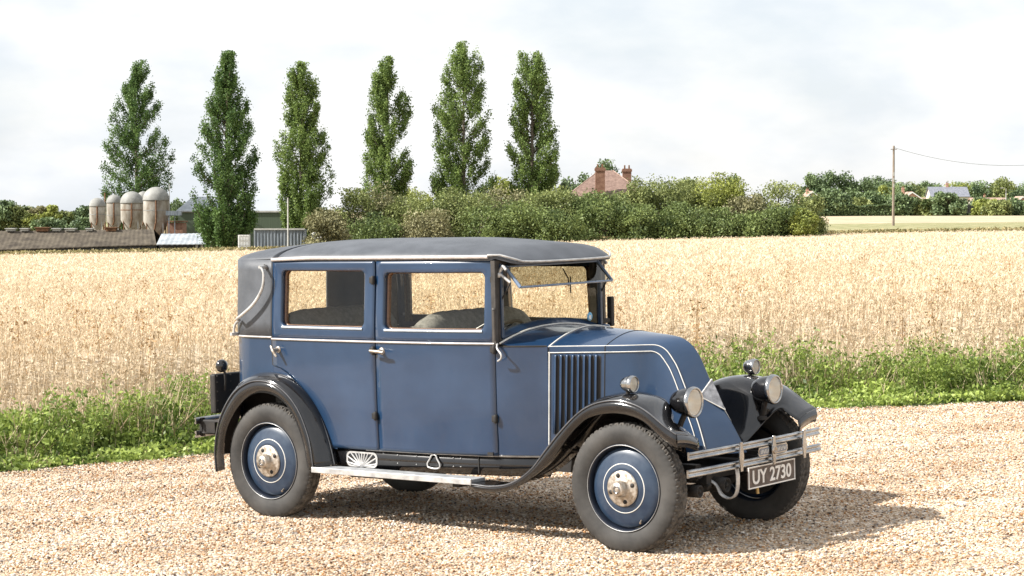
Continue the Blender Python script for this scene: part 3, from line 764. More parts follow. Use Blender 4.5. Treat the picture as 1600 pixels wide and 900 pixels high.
# ------------------------------------------------------------------ farm buildings on the left
ASB = noisy('mossy_sheet_roof', (.035, .027, .02), (.12, .10, .072), .9, 9, rough=.95, p0=.3, p1=.7, stretch=(1, 1, 2), bump=.3, bscale=6)
DARKW = noisy('dark_boards', (.015, .015, .017), (.05, .05, .05), 1.5, 5, rough=.8)
WHITER = noisy('white_roof_sheet', (.24, .27, .30), (.42, .45, .48), .8, 6, rough=.5)
BRICK = noisy('red_brick', (.18, .09, .06), (.28, .16, .11), 3, 6, rough=.9)
BRICKP = noisy('pinkish_brick', (.40, .22, .16), (.52, .33, .25), 3, 6, rough=.9)
SILO = noisy('weathered_silo', (.20, .165, .125), (.45, .435, .39), 1.3, 9, rough=.6, stretch=(1, 1, .4), rvar=.1)
SILOD = noisy('silo_dome_grey', (.20, .20, .185), (.31, .31, .29), 1.2, 7, rough=.7)
RUST = noisy('rusty_steel', (.10, .045, .02), (.24, .13, .07), 4, 6, rough=.9)
GREENB = noisy('green_cladding', (.055, .08, .05), (.075, .105, .068), 1.2, 4, rough=.6, stretch=(6, 6, .2))
STEELB = noisy('blue_grey_steel', (.09, .11, .13), (.22, .25, .28), 2.5, 6, rough=.6, stretch=(3, 3, .4))
POLEW = noisy('pale_pole', (.34, .34, .32), (.5, .5, .47), 3, 4, rough=.6)
POLET = noisy('timber_pole', (.16, .12, .09), (.32, .26, .21), 3, 6, rough=.9, stretch=(4, 4, .4))
WIN = noisy('dark_window', (.02, .025, .03), (.05, .06, .07), 2, 2, rough=.15)
TILE = noisy('red_clay_tile', (.15, .095, .075), (.26, .175, .14), 2.4, 7, rough=.85, bump=.3, bscale=8)
TILEP = noisy('brown_tile', (.30, .20, .15), (.42, .30, .24), 2, 6, rough=.85)
SLATE = noisy('grey_slate', (.14, .15, .18), (.24, .25, .29), 2, 6, rough=.6)
RENDER = noisy('pale_render', (.58, .52, .44), (.72, .66, .58), 1, 5, rough=.85)


def emp(name, loc, label, cat, group=None):
    o = bpy.data.objects.new(name, None); COL.objects.link(o); o.location = tuple(map(float, loc)); tag(o, label, cat, group); return o


# low barn: eave near, ridge behind, running out of the picture on the left
def barn_pts(pxr, d, zr, ze):
    p = at(pxr, 330, d); return p[0]


DB = 226.0; s = DB / F_PX
xL, xM, xR = at(-160, 0, DB)[0], at(242, 0, DB)[0], at(320, 0, DB)[0]
gB = float(gz(-45, DB)) - .2
sh = emp('low_barn', ((xL + xM) / 2, DB, gB), 'long low barn with mossy brown sheet roof along the far edge of the oats', 'barn', None)
zl = lambda py: CAM_Z + (HORIZ - py) * s - gB
cx = (xL + xM) / 2; a, bq = xL - cx, xM - cx


def roof_slab(mb, a, b, ze_a, ze_b, zr_a, zr_b, y0, y1, yb, th=.1, hip=0, corr=.035, pitch=.5):
    n = max(2, int((b - a) / pitch) * 2)
    xs = np.linspace(a, b, n); row = []
    for k, xx in enumerate(xs):
        f = (xx - a) / (b - a); c_ = corr * (k % 2); ze = ze_a * (1 - f) + ze_b * f + c_; zr = zr_a * (1 - f) + zr_b * f + c_
        xr_ = xx - hip * f ** 6
        row.append([(xx, y0, ze - th), (xx, y0, ze), (xr_, y1, zr), (xx, yb, ze)])
    mb.grid(row, smooth=False)


mb = MB(); roof_slab(mb, a, bq, zl(395), zl(382), zl(363), zl(359), 0, 3.6, 7.2, hip=.9); mb.build('roof', ASB, sh, normals=False)
mb = MB(); mb.add([(a, .15, 0), (bq, .15, 0), (bq, .15, zl(384)), (a, .15, zl(397)), (bq - .1, 7, 0), (bq - .1, 7, zl(384)), (bq - .1, 3.6, zl(362)), (a, 7, 0), (a, 7, zl(397))], [(0, 1, 2, 3), (1, 4, 5, 6, 2), (4, 7, 8, 5)], False); mb.build('wall', DARKW, sh)
for (px, w, hh, lab) in ((64, 24, 6, 'rusty'), (36, 14, 4, 0), (86, 14, 4, 0), (108, 18, 4, 0), (172, 20, 6, 0), (14, 16, 4, 0), (138, 12, 4, 0)):
    x0 = at(px, 0, DB + 3.6)[0] - cx; v = MB(); zz0 = zl(361)
    v.box((x0, 3.6, zz0 + hh * s * .3), (w * s * .8, .9, hh * s * .9)); v.box((x0, 3.6, zz0 + hh * s * .85), (w * s, 1.3, .09)); v.build('roof_vent', RUST if lab or px == 172 else POLEW, sh)
for px in (143,):
    x0 = at(px, 0, DB)[0] - cx; MB().tube([(x0, .05, 0), (x0, .05, zl(388))], .05, 6).build('downpipe', POLEW, sh)
s2 = emp('white_roofed_shed', ((xM + xR) / 2, DB, gB), 'small shed with pale white sheet roof joined to the right of the low barn', 'shed')
cx2 = (xM + xR) / 2; a2, b2 = xM - cx2 + .05, xR - cx2
mb = MB(); roof_slab(mb, a2, b2, zl(381.5), zl(381), zl(366), zl(365), -.2, 3.0, 6.2, hip=1.0); mb.build('roof', WHITER, s2, normals=False)
mb = MB(); mb.box(((a2 + b2) / 2, 3.0, zl(383) / 2), (b2 - a2 - .3, 5.6, zl(383))); mb.build('wall', DARKW, s2)
for px in (305, 313):
    x0 = at(px, 0, DB)[0] - cx2; MB().box((x0, .12, zl(392) + .3), (.25, .1, 1.0)).build('wall_panel', POLEW, s2)

# silos
for (px, w, top, d, bot, lb) in ((150, 25, 309, 246, 362, 'smallest weathered silo, leftmost of the group'), (176, 24, 304, 250, 362, 'half hidden silo with a dark pipe up its left side'), (204, 35, 299, 243, 366, 'wide silo banded with rust, second from the right'), (242, 40, 292, 240, 372, 'largest tallest silo, rightmost of the group'), (222, 20, 299, 254, 362, 'silo peeping out behind the two tallest')):
    s = d / F_PX; c = at(px, 0, d); g0 = float(gz(c[0], d)); R = w * s / 2; zt = CAM_Z + (HORIZ - top) * s - g0; zb = CAM_Z + (HORIZ - bot) * s - g0
    so = emp('feed_silo', (c[0], d, g0), lb, 'silo', 'feed silos behind the low barn')
    dome = zt - R * 1.0
    prof = [(zt, .001)] + [(dome + R * math.sin(q) * 1.0, R * 1.03 * math.cos(q)) for q in np.linspace(PI / 2 * .93, .12, 9)] + [(dome, R * 1.04), (dome - .12, R * 1.04), (dome - .12, R)]
    MB().lathe(prof, (0, 0, 0), 'z', 32).build('dome', SILOD, so)
    cone = zb + R * 1.3
    MB().lathe([(dome - .1, R * .995), (cone, R * .995), (zb + .3, R * .45), (zb, R * .3)], (0, 0, 0), 'z', 32).build('shell', SILO, so)
    MB().lathe([(cone + R * .9, R * 1.015), (cone + R * .9 - .08, R * 1.015)], (0, 0, 0), 'z', 32).build('band', RUST if px == 204 else SILOD, so)
    st = MB(); q = -PI / 2 + .15
    pth = [(R * 1.02 * math.cos(q), R * 1.02 * math.sin(q), z) for z in (dome - .1, cone)] + [(R * .75 * math.cos(q - .2), R * .75 * math.sin(q - .2), zb + .8)]
    st.tube(pth, .09, 6); st.build('rust_streak_pipe', RUST, so)
    for k in range(4):
        an = PI / 4 + k * PI / 2; MB().box((R * .9 * math.cos(an), R * .9 * math.sin(an), (cone + .5) / 2), (.12, .12, cone + .5)).build('leg', POLEW if k % 2 else RUST, so)
    if px == 176: MB().tube([(-R * 1.1, -R * .4, 0), (-R * 1.1, -R * .4, zt + .2)], .09, 6).build('pipe', RUST, so)
    if px == 242: MB().tube([(R * 1.08, -.4, 0), (R * 1.08, -.4, zt + .3)], .05, 6).build('ladder', POLEW, so)

# brick store and white feed post
c = at(271, 0, 238); g0 = float(gz(c[0], 238)); s = 238 / F_PX; zf = lambda py: CAM_Z + (HORIZ - py) * s - g0
bs = emp('brick_store', (c[0], 238, g0), 'small red brick store between the silos and the green barn', 'shed')
MB().box((0, 1.5, zf(348) / 2), (24 * s, 3, zf(348))).build('wall', BRICK, bs)
MB().box((.1, 1.4, zf(346)), (26 * s, 3.3, .14)).build('roof', RUST, bs)
MB().box((-.25, -.05, 2.2), (.5, .08, 2.0)).build('door', STEELB, bs)
mb = MB(); [mb.box((x_, -.6, zf(332) / 2), (.09, .09, zf(332))) for x_ in (-.55, .1)]; mb.box((0, -.5, zf(333)), (24 * s, .8, .5)); mb.build('feed_gantry', STEELB, bs)

# green barn, pale gable roof end
d = 262; s = d / F_PX; xa, xb = at(276, 0, d)[0], at(505, 0, d)[0]; g0 = float(gz((xa + xb) / 2, d)); zf = lambda py: CAM_Z + (HORIZ - py) * s - g0
gb = emp('green_barn', ((xa + xb) / 2, d, g0), 'big green clad barn behind the poplars, with pale roof at its left end', 'barn'); w = (xb - xa) / 2
MB().box((0, 6, zf(331) / 2), (2 * w, 12, zf(331))).build('wall', GREENB, gb)
xg0, xg1 = at(282, 0, d)[0] - (xa + xb) / 2, at(330, 0, d)[0] - (xa + xb) / 2
mb = MB(); z0, z1 = zf(331) + .02, zf(307)
mb.add([(xg0 - .8, -.3, z0), (xg1 + 1, -.3, z0), (xg1, 5, z1), (xg0 + .6, 5, z1), (xg0 - .8, 10, z0), (xg1 + 1, 10, z0)], [(0, 1, 2, 3), (3, 2, 5, 4), (0, 3, 4), (1, 5, 2)], False); mb.build('roof', WHITER, gb)
MB().box((0, -.02, zf(330.5)), (2 * w, .3, .2)).build('gutter', POLEW, gb)

# container, tank and box
d = 214; s = d / F_PX; xa, xb = at(396, 0, d)[0], at(474, 0, d)[0]; g0 = float(gz(xb, d)); zf = lambda py: CAM_Z + (HORIZ - py) * s - g0
ct = emp('steel_container', ((xa + xb) / 2, d, g0), 'blue grey corrugated steel container at the far edge of the oats', 'container')
xs = np.linspace(-(xb - xa) / 2, (xb - xa) / 2, 61); top = zf(358)
MB().grid([[(x_, (.07 if (k // 2) % 2 else 0), .1), (x_, (.07 if (k // 2) % 2 else 0), top)] for k, x_ in enumerate(xs)], smooth=False).build('side_wall', STEELB, ct)
MB().box((0, 1.25, top / 2), (xb - xa - .02, 2.3, top - .05)).build('body', STEELB, ct)
MB().box(((xa - xb) / 2 - .03, 1.2, top / 2), (.06, 2.4, top)).build('door', WHITER, ct)
MB().box((0, -.02, top), (xb - xa + .1, .12, .16)).build('top_rail', POLEW, ct)
d = 208; s = d / F_PX; c = at(379, 0, d); g0 = float(gz(c[0], d)); z1 = CAM_Z + (HORIZ - 367) * s - g0
tk = emp('caged_tank', (c[0], d, g0), 'white caged water tank left of the steel container', 'tank')
MB().box((0, .5, z1 / 2 + .1), (17 * s, 1.0, z1 - .2)).build('tank', WHITE, tk, bevel=.05)
mb = MB()
for x_ in np.linspace(-8.8, 8.8, 5): mb.box((x_ * s, -.04, z1 / 2), (.03, .03, z1))
for z_ in np.linspace(.3, z1, 5): mb.box((0, -.04, z_), (17.8 * s, .03, .03))
mb.build('cage', POLEW, tk); MB().box((0, .5, .08), (18 * s, 1.1, .16)).build('pallet', POLET, tk)
d = 216; s = d / F_PX; c = at(549 - 48, 0, d); g0 = float(gz(c[0], d)); z1 = CAM_Z + (HORIZ - 357) * s - g0
wt = emp('white_trailer', (c[0], d, g0), 'white trailer half hidden by bushes right of the container', 'trailer'); MB().box((0, .8, z1 / 2 + .2), (30 * s, 1.6, z1 - 1.2)).build('body', WHITE, wt, bevel=.08)
for x_ in (-.6, .6): MB().lathe([(-.1, .05), (-.1, .35), (.1, .35), (.1, .05)], (x_, .1, .35), 'y', 16).build('wheel', UNDER, wt)


def pole(px, d, top, r0, mat, name, label, cat, group=None, arm=False, ledge=0):
    c = at(px, 0, d); g0 = float(gz(c[0], d)); zt = CAM_Z + (HORIZ - top) * d / F_PX - g0
    o = emp(name, (c[0], d, g0), label, cat, group); MB().tube([(0, 0, 0), (0, 0, zt)], [r0, r0 * .7], 10).build('shaft', mat, o)
    if arm: MB().tube([(0, 0, zt - .1), (-.3, -.1, zt + .15), (-.9, -.3, zt + .2)], .05, 6).build('lamp_arm', mat, o); MB().box((-1.1, -.36, zt + .18), (.6, .25, .14)).build('lamp_head', mat, o, bevel=.03)
    return o, zt


pole(448.5, 205, 309, .085, POLEW, 'white_pole', 'slim white pole in front of the third poplar', 'pole')
pole(515, 260, 318, .06, POLEW, 'white_pole', 'thin pale pole in the bushes right of the third poplar', 'pole')
for px, tp, lb in ((1324, 301, 'tallest pale lamp post before the right oak'), (1291, 302, 'grey lamp post before the left oak'), (1316, 307, 'short pale post left of the tallest lamp post'), (1330, 306, 'short pale post right of the tallest lamp post')):
    pole(px, 515, tp, .13, POLEW, 'lamp_post', lb, 'lamp post', 'lamp posts behind the clipped hedge')
pole(1574.5, 500, 295, .14, POLEW, 'street_lamp', 'white street lamp in front of the bungalow at the far right', 'street lamp', None, arm=True)
# utility pole, its neighbour outside the frame and the line between them
up, zt = pole(1398, 300, 228, .20, POLET, 'utility_pole', 'tall brown timber utility pole at the edge of the oats', 'pole', 'poles of the overhead line')
MB().box((0, -.1, zt - .5), (.9, .1, .1)).build('crossarm', POLET, up)
MB().tube([(0, -.1, zt - .5), (0, -.1, zt - .25)], .05, 6).build('insulator', UNDER, up)
for k in range(3): MB().box((0, -.22, zt - 4 - k * .8), (.16, .05, .5)).build('step_plate', POLEW, up)
up2, zt2 = pole(1745, 300, 232, .20, POLET, 'utility_pole', 'second timber utility pole beyond the right edge of the picture', 'pole', 'poles of the overhead line')
A_ = np.array(up.location) + [0, -.1, zt - .25]; B_ = np.array(up2.location) + [0, -.1, zt2 - .25]
pts = []
for f in np.linspace(0, 1, 24): p = A_ * (1 - f) + B_ * f; p[2] -= 4 * 2.35 * f * (1 - f); pts.append(p)
wi = MB().tube(pts, .032, 5).build('overhead_wire', noisy('wire_grey', (.18, .19, .2), (.28, .29, .3), 2, 2)); tag(wi, 'overhead wire sagging to the right from the utility pole', 'wire')


# ------------------------------------------------------------------ houses
def house(px, d, x0, x1, eave, ridge, wallm, roofm, label, kind='gable_x', depth=8, chim=(), wins=(), name='house'):
    s = d / F_PX; c = at((x0 + x1) / 2, 0, d); g0 = float(gz(c[0], d)); w = (x1 - x0) * s / 2; zf = lambda py: CAM_Z + (HORIZ - py) * s - g0
    h = emp(name, (c[0], d, g0), label, 'house'); ze, zr = zf(eave), zf(ridge)
    MB().box((0, depth / 2, ze / 2), (2 * w, depth, ze)).build('wall', wallm, h)
    mb = MB(); o = .35
    if kind == 'gable_x':       # ridge along x
        mb.add([(-w - o, -o, ze - .1), (w + o, -o, ze - .1), (w + o, depth / 2, zr), (-w - o, depth / 2, zr), (-w - o, depth + o, ze - .1), (w + o, depth + o, ze - .1)], [(0, 1, 2, 3), (3, 2, 5, 4)], False)
        g = MB(); [g.add([(sx * w, 0, ze), (sx * w, depth, ze), (sx * w, depth / 2, zr - .1)], [(0, 1, 2)], False) for sx in (-1, 1)]; g.build('gable', wallm, h)
    elif kind == 'gable_y':     # gable faces the camera
        mb.add([(-w - o, -o, ze - .2), (0, -o, zr + .05), (0, depth + o, zr + .05), (-w - o, depth + o, ze - .2), (w + o, -o, ze - .2), (w + o, depth + o, ze - .2)], [(0, 1, 2, 3), (1, 4, 5, 2)], False)
        MB().add([(-w, 0, ze), (w, 0, ze), (0, 0, zr - .15)], [(0, 1, 2)], False).build('gable', wallm, h)
        for sx in (-1, 1):
            MB().prism([(sx * (w + o), ze - .35), (sx * (w + o), ze - .05), (0, zr + .08), (0, zr - .25)], lambda u, v, t: (u, t, v), -o - .03, -o + .05).build('bargeboard', WHITE, h)
    else:                       # hip
        mb.add([(-w - o, -o, ze), (w + o, -o, ze), (w + o, depth + o, ze), (-w - o, depth + o, ze), (-w * .18, depth / 2, zr), (w * .18, depth / 2, zr)], [(0, 1, 5, 4), (1, 2, 5), (2, 3, 4, 5), (3, 0, 4)], False)
        rd = MB(); [rd.tube([(sx * (w + o), -o, ze + .05), (sx * w * .18, depth / 2, zr + .05)], .07, 5) for sx in (-1, 1)]; rd.build('hip_tiles', TILEP, h)
    mb.build('roof', roofm, h, solid=.12, normals=False)
    for (cpx, ctop, cbot, cw, yy) in chim:
        xx = at(cpx, 0, d + yy)[0] - c[0]; z0, z1 = zf(cbot), zf(ctop)
        ch = MB().box((xx, yy, (z0 + z1) / 2), (cw * s, cw * s * .75, z1 - z0)).box((xx, yy, z1 - .25), (cw * s * 1.15, cw * s * .9, .3)).build('chimney', BRICK if wallm is BRICK else BRICKP, h)
        for q in (-.25, .25): MB().lathe([(0, .11), (.45, .09)], (xx + q * cw * s, yy, z1), 'z', 10).build('chimney_pot', RUST, ch)
    for (wx, wy, ww, wh) in wins:
        xx = at(wx, 0, d)[0] - c[0]; z0 = zf(wy)
        wn = MB().box((xx, -.03, z0), (ww * s, .1, wh * s)).build('window', WHITE, h); MB().box((xx - ww * s * .22, -.09, z0), (ww * s * .38, .03, wh * s * .8)).box((xx + ww * s * .22, -.09, z0), (ww * s * .38, .03, wh * s * .8)).build('pane', WIN, wn)
    return h


house(945, 268, 888, 1012, 309, 266, BRICK, TILE, 'red tiled hip roofed brick house behind the hedgerow', 'hip', 10, chim=[(938, 262, 318, 15, .0), (980, 262, 300, 14, 6.5)], wins=[(957, 316, 9, 9)])
house(1270, 545, 1252, 1290, 316, 299, BRICKP, TILEP, 'brick house with tiled gable at the right end of the hedgerow', 'gable_y', 10, chim=[(1263, 296, 303, 4, 3)])
house(1428, 600, 1408, 1447, 314, 300, BRICKP, TILEP, 'pink brick house with white bargeboards and a small upstairs window', 'gable_y', 9, chim=[(1413, 293, 303, 4, 4)], wins=[(1423, 313, 8, 5)])
house(1440, 604, 1434, 1462, 318, 309, BRICKP, TILEP, 'low tiled wing between the pink gable and the slate roofed house', 'gable_x', 6)
house(1485, 590, 1458, 1516, 307, 292, RENDER, SLATE, 'tall pale house with grey slate roof and central chimney', 'gable_x', 8, chim=[(1482, 286, 296, 4, 4)], wins=[(1474, 314, 5, 5), (1500, 314, 5, 5)])
house(1553, 560, 1524, 1590, 318, 309, RENDER, TILEP, 'long low bungalow with pale walls at the far right', 'gable_x', 8, chim=[(1541, 305, 311, 3, 3)], wins=[(1540, 322, 6, 4), (1566, 322, 6, 4)])
house(1600, 565, 1590, 1612, 317, 307, BRICKP, TILEP, 'brick house with white bargeboards cut by the right frame edge', 'gable_y', 8)
for x0, x1, lb in ((1505, 1525, 'dark board fence right of the slate roofed house'), (1540, 1570, 'dark board fence in front of the bungalow')):
    A_ = at(x0, 0, 508); B_ = at(x1, 0, 508); g0 = float(gz(A_[0], 508)); L = B_[0] - A_[0]; mb = MB()
    for k in range(int(L / .25)): mb.box((k * .25, .02 * (k % 2), 1.0), (.23, .04, 2.0 + .03 * (k % 3)))
    o = mb.build('board_fence', DARKW); o.location = (A_[0], 508, g0 + .6); tag(o, lb, 'fence')
# ------------------------------------------------------------------ the car
car = bpy.data.objects.new('vintage_car', None); COL.objects.link(car)
M4 = Matrix.Identity(4)
for i in range(3):
    for j in range(3): M4[i][j] = float(TR[i, j])
    M4[i][3] = float(T0[i])
car.matrix_world = M4
tag(car, 'dark blue vintage saloon car with black mudguards parked on the gravel', 'car')
GLAREM = noisy('pale_blue_sill_glare', (.34, .40, .48), (.48, .54, .60), 15, 4, rough=.3, coat=.4)  # pale tone paints the sun's glare on the blue window sills

WX = [-.50, -.36, -.2, 0, .4, .85, 1.25, 1.70, 1.98]
WYv = [.535, .585, .607, .622, .637, .640, .613, .540, .428]
_wp = resample(list(zip(WX, WYv)), 200)


def hw(x, z=1.0):
    w = np.interp(x, _wp[:, 0], _wp[:, 1])
    return w - .022 * sstep(1.15, 1.6, np.asarray(z)) - .012 * (1 - sstep(.45, .8, np.asarray(z)))


def S(side, x, z, off=0):
    """point on the body side; side -1 near, +1 far; off outwards"""
    return (float(x), float(side * (hw(x, z) + off)), float(z))


def rrect(x0, x1, z0, z1, r, n=9):
    P = []
    for cx, cz, a0 in ((x1 - r, z1 - r, 0), (x0 + r, z1 - r, PI / 2), (x0 + r, z0 + r, PI), (x1 - r, z0 + r, 3 * PI / 2)):
        for q in np.linspace(a0, a0 + PI / 2, n): P.append((cx + r * math.cos(q), cz + r * math.sin(q)))
    # denser straight runs
    out = []
    for i in range(len(P)):
        a, b_ = np.array(P[i]), np.array(P[(i + 1) % len(P)]); L = np.linalg.norm(b_ - a); k = max(1, int(L / .06))
        for j in range(k): out.append(tuple(a + (b_ - a) * j / k))
    return out


def to_outer(p, c, x0, x1, z0, z1):
    d = np.array(p) - c; t = 1e9
    if d[0] > 1e-9: t = min(t, (x1 - c[0]) / d[0])
    if d[0] < -1e-9: t = min(t, (x0 - c[0]) / d[0])
    if d[1] > 1e-9: t = min(t, (z1 - c[1]) / d[1])
    if d[1] < -1e-9: t = min(t, (z0 - c[1]) / d[1])
    return c + d * t


CUT = [(.448, .462), (.405, .612), (.324, .735), (.22, .827), (.114, .903), (.04, .937), (-.018, .95), (-.022, 1.12)]
_cz = [q[1] for q in CUT]; _cx = [q[0] for q in CUT]


def cutx(z): return float(np.interp(z, _cz, _cx))


def door(side, rear):
    zb, zm, zt = .462, 1.128, 1.603
    xr = .848 if rear else 1.688
    root = bpy.data.objects.new('rear_door' if rear else 'front_door', None); COL.objects.link(root); root.parent = car
    root['label'] = 'blue rear door with curved cut over the wheel' if rear else 'blue front door hinged at the windscreen pillar'
    zs = sorted(set(list(np.linspace(zb, .9, 20)) + list(np.linspace(.9, .955, 12)) + list(np.linspace(.96, zm, 8))))
    mb = MB(); rows = []
    for z in zs:
        xl = cutx(z) + .004 if rear else .856 + .004
        if not rear: xl = .8605
        row = [S(side, xl + (xr - xl) * u, z, .004) for u in np.linspace(0, 1, 22)]
        a, b_ = row[0], row[-1]
        row = [(a[0], a[1] - side * .02, a[2])] + row + [(b_[0], b_[1] - side * .02, b_[2])]
        rows.append(row)
    rows = [[(p[0], p[1] - side * .02, p[2]) for p in rows[0]]] + rows
    mb.grid(rows)
    x0o, x1o = (-.018, xr) if rear else (.8605, xr)
    win = (.057, .770, 1.200, 1.548, .035) if rear else (.912, 1.628, 1.195, 1.535, .035)
    inn = rrect(*win); c = np.array([(win[0] + win[1]) / 2, (win[2] + win[3]) / 2])
    out = [to_outer(p, c, x0o, x1o, zm, zt) for p in inn]
    # put the corners in
    for cn in ((x0o, zm), (x1o, zm), (x0o, zt), (x1o, zt)):
        k = int(np.argmin([np.hypot(o_[0] - cn[0], o_[1] - cn[1]) for o_ in out])); out[k] = np.array(cn)
    inn = np.array(inn); out = np.array(out)
    rings = [[S(side, p[0], p[1], -.018) for p in out], [S(side, p[0], p[1], .002) for p in out]]
    for f in (0.0, .33, .66, .96): rings.append([S(side, *(q0 * (1 - f) + q1 * f), .004) for q0, q1 in zip(out, inn)])
    small = [c + (q - c) * .985 for q in inn]
    rings.append([S(side, p[0], p[1], .000) for p in small]); rings.append([S(side, p[0], p[1], -.028) for p in [c + (q - c) * .975 for q in inn]])
    rings.append([S(side, p[0], p[1], -.030) for p in out])
    mb.grid(rings, cv=True)
    o = mb.build('door_panel', BLUE, root)
    # wood inner frame and glass
    ri = [c + (q - c) * .975 for q in inn]; ri2 = [c + (q - c) * .955 for q in inn]
    MB().grid([[S(side, p[0], p[1], -.028) for p in ri], [S(side, p[0], p[1], -.030) for p in ri2], [S(side, p[0], p[1], -.055) for p in ri2]], cv=True).build('window_frame', WOOD, root)
    g_ = MB(); xs_ = np.linspace(win[0] + .01, win[1] - .01, 8); g_.grid([[S(side, x_, z_, -.036) for z_ in (win[2] + .006, win[3] - .006)] for x_ in xs_]); g_.build('window_glass', GLASS, root)
    MB().tube([S(side, x_, win[2] - .006, .006) for x_ in np.linspace(win[0] + .015, win[1] - .015, 10)], .0065, 6, flat=(.005, .008)).build('sill_glare', GLAREM, root)  # added pale tube: sun glare on the lower window edge, put into colour
    # hinges / handles
    if rear: spots = []; hd = (.035, 1.052, 55)
    else: hd = (.905, 1.064, 4)
    h_ = MB(); x_, z_, an = hd; y0 = hw(x_, z_)
    R_ = lambda dx, dz: (x_ + dx * math.cos(math.radians(an)) * 1 + dz * math.sin(math.radians(an)), z_ - dx * math.sin(math.radians(an)) + dz * math.cos(math.radians(an)))
    h_.lathe([(0, .014), (-.03, .012), (-.05, .010)] if side < 0 else [(0, .014), (.03, .012), (.05, .010)], (x_, side * y0, z_), 'y', 14)
    a = R_(-.055 if not rear else -.03, 0); b_ = R_(.05, 0); yy = side * (y0 + .052)
    h_.tube([(a[0], yy, a[1]), (x_, yy - side * -.004, z_), (b_[0], yy, b_[1])], [.007, .0105, .008], 10); h_.build('door_handle', WORN, root)
    MB().lathe([(0, .022), (side * .008, .02), (side * .009, .001)], (x_, side * (y0 + .003), z_), 'y', 18).build('handle_rose', WORN, root)
    for (x_, z_) in ([(.842, 1.488), (.846, 1.066), (.848, .672)] if rear else [(1.690, 1.49), (1.692, 1.085), (1.690, .682)]):
        hb = MB(); yy = side * (hw(x_, z_) + .014)
        hb.lathe([(-.026, .002), (-.026, .011), (-.01, .014), (.01, .014), (.026, .011), (.026, .002)], (x_, yy, z_), 'z', 12); hb.box((x_ - .014, yy - side * .004, z_), (.03, .014, .036)); hb.build('hinge', UNDER, root, bevel=.003)
    return root


for side in (-1, 1):
    for rear in (True, False): door(side, rear)

# body shell: lower quarters, tail, scuttle, sills
PLAN = resample([(-.018, -.6215), (-.15, -.612), (-.28, -.598), (-.365, -.565), (-.415, -.515), (-.45, -.42), (-.475, -.25), (-.485, 0)], 40)
PLAN = np.vstack([PLAN, [(x, -y) for x, y in PLAN[-2::-1]]])
mb = MB(); rows = []
for x, y in PLAN:
    zlo = .36 + math.sqrt(max(.525 ** 2 - x * x, .02)) if abs(y) > .50 else .50
    if abs(y) <= .56 and abs(y) > .50: zlo = .60
    rows.append([(x, y, z) for z in np.linspace(zlo, 1.128, 9)])
mb.grid(rows)
for side in (-1, 1):
    # strip between the mudguard and the door's curved cut
    r1 = resample(CUT[:7], 24); r0 = [(.52 * math.cos(q), .36 + .52 * math.sin(q)) for q in np.linspace(.18, PI / 2 + .08, 24)]
    mb.grid([[S(side, a[0] * (1 - f) + b_[0] * f, a[1] * (1 - f) + b_[1] * f, .0) for f in (0, .5, 1)] for a, b_ in zip(r0, r1)])
    # scuttle side between front door and bonnet
    mb.grid([[S(side, x_, z_, .003) for z_ in np.linspace(.47, 1.10, 8)] for x_ in np.linspace(1.695, 1.985, 10)])
    # body rail over the doors and the beading-height rail behind the gaps
    mb.grid([[S(side, x_, z_, -.012) for z_ in (1.10, 1.15)] for x_ in np.linspace(-.02, 1.69, 30)])
body = mb.build('body', BLUE, car)
# dark lines in the door gaps: pillars a little inside the skin
mb = MB()
for side in (-1, 1):
    for x_ in (.854, 1.691):
        mb.grid([[S(side, x_ + dx_, z_, -.010) for z_ in np.linspace(.465, 1.60, 20)] for dx_ in (-.02, .02)])
    mb.grid([[S(side, cutx(z_) + dx_, z_ - dx_ * .5, .0022) for dx_ in (-.007, .003)] for z_ in list(np.linspace(.47, .9, 30)) + list(np.linspace(.905, .952, 20)) + [1.0, 1.06, 1.12]])
    mb.grid([[S(side, x_, z_, -.006) for z_ in (1.595, 1.618)] for x_ in np.linspace(-.02, 1.70, 30)])
mb.build('pillar', UNDER, car)
# inner boards: floor, bulkhead, wheel housings
mb = MB(); mb.box((.66, 0, .475), (2.0, 1.10, .02)); mb.box((1.70, 0, .80), (.03, 1.0, .62)); mb.box((-.2, 0, .62), (.5, 1.0, .02))
for side in (-1, 1):
    mb.grid([[(.525 * math.cos(q), side * y_, .36 + .525 * math.sin(q)) for y_ in (.48, .612)] for q in np.linspace(.1, PI, 26)])
    mb.grid([[(x_, side * .49, z_) for z_ in (.42, 1.0)] for x_ in (-.45, 0, .56)])
    mb.grid([[(x_, side * (hw(x_) - .04), z_) for z_ in (.36, .475)] for x_ in np.linspace(.50, 1.95, 16)])
mb.build('inner_panel', UNDER, car)

# waist beading
for side in (-1, 1):
    mb = MB(); pts = [S(side, x_, 1.118, .008) for x_ in np.linspace(-.018, 1.69, 40)]
    mb.tube([(x, y if side < 0 else -y, 1.125) for x, y in PLAN[:40][::-1] + np.array([0, 0])][::1], .008, 6) if False else None
    mb.tube(pts, .0068, 6); mb.build('waist_beading', PALE, car)
mb = MB(); mb.tube([(x * 1.0 - .008 * (abs(y) < .55), y * 1.012, 1.128) for x, y in PLAN], .0065, 6); mb.build('rear_beading', PALE, car)

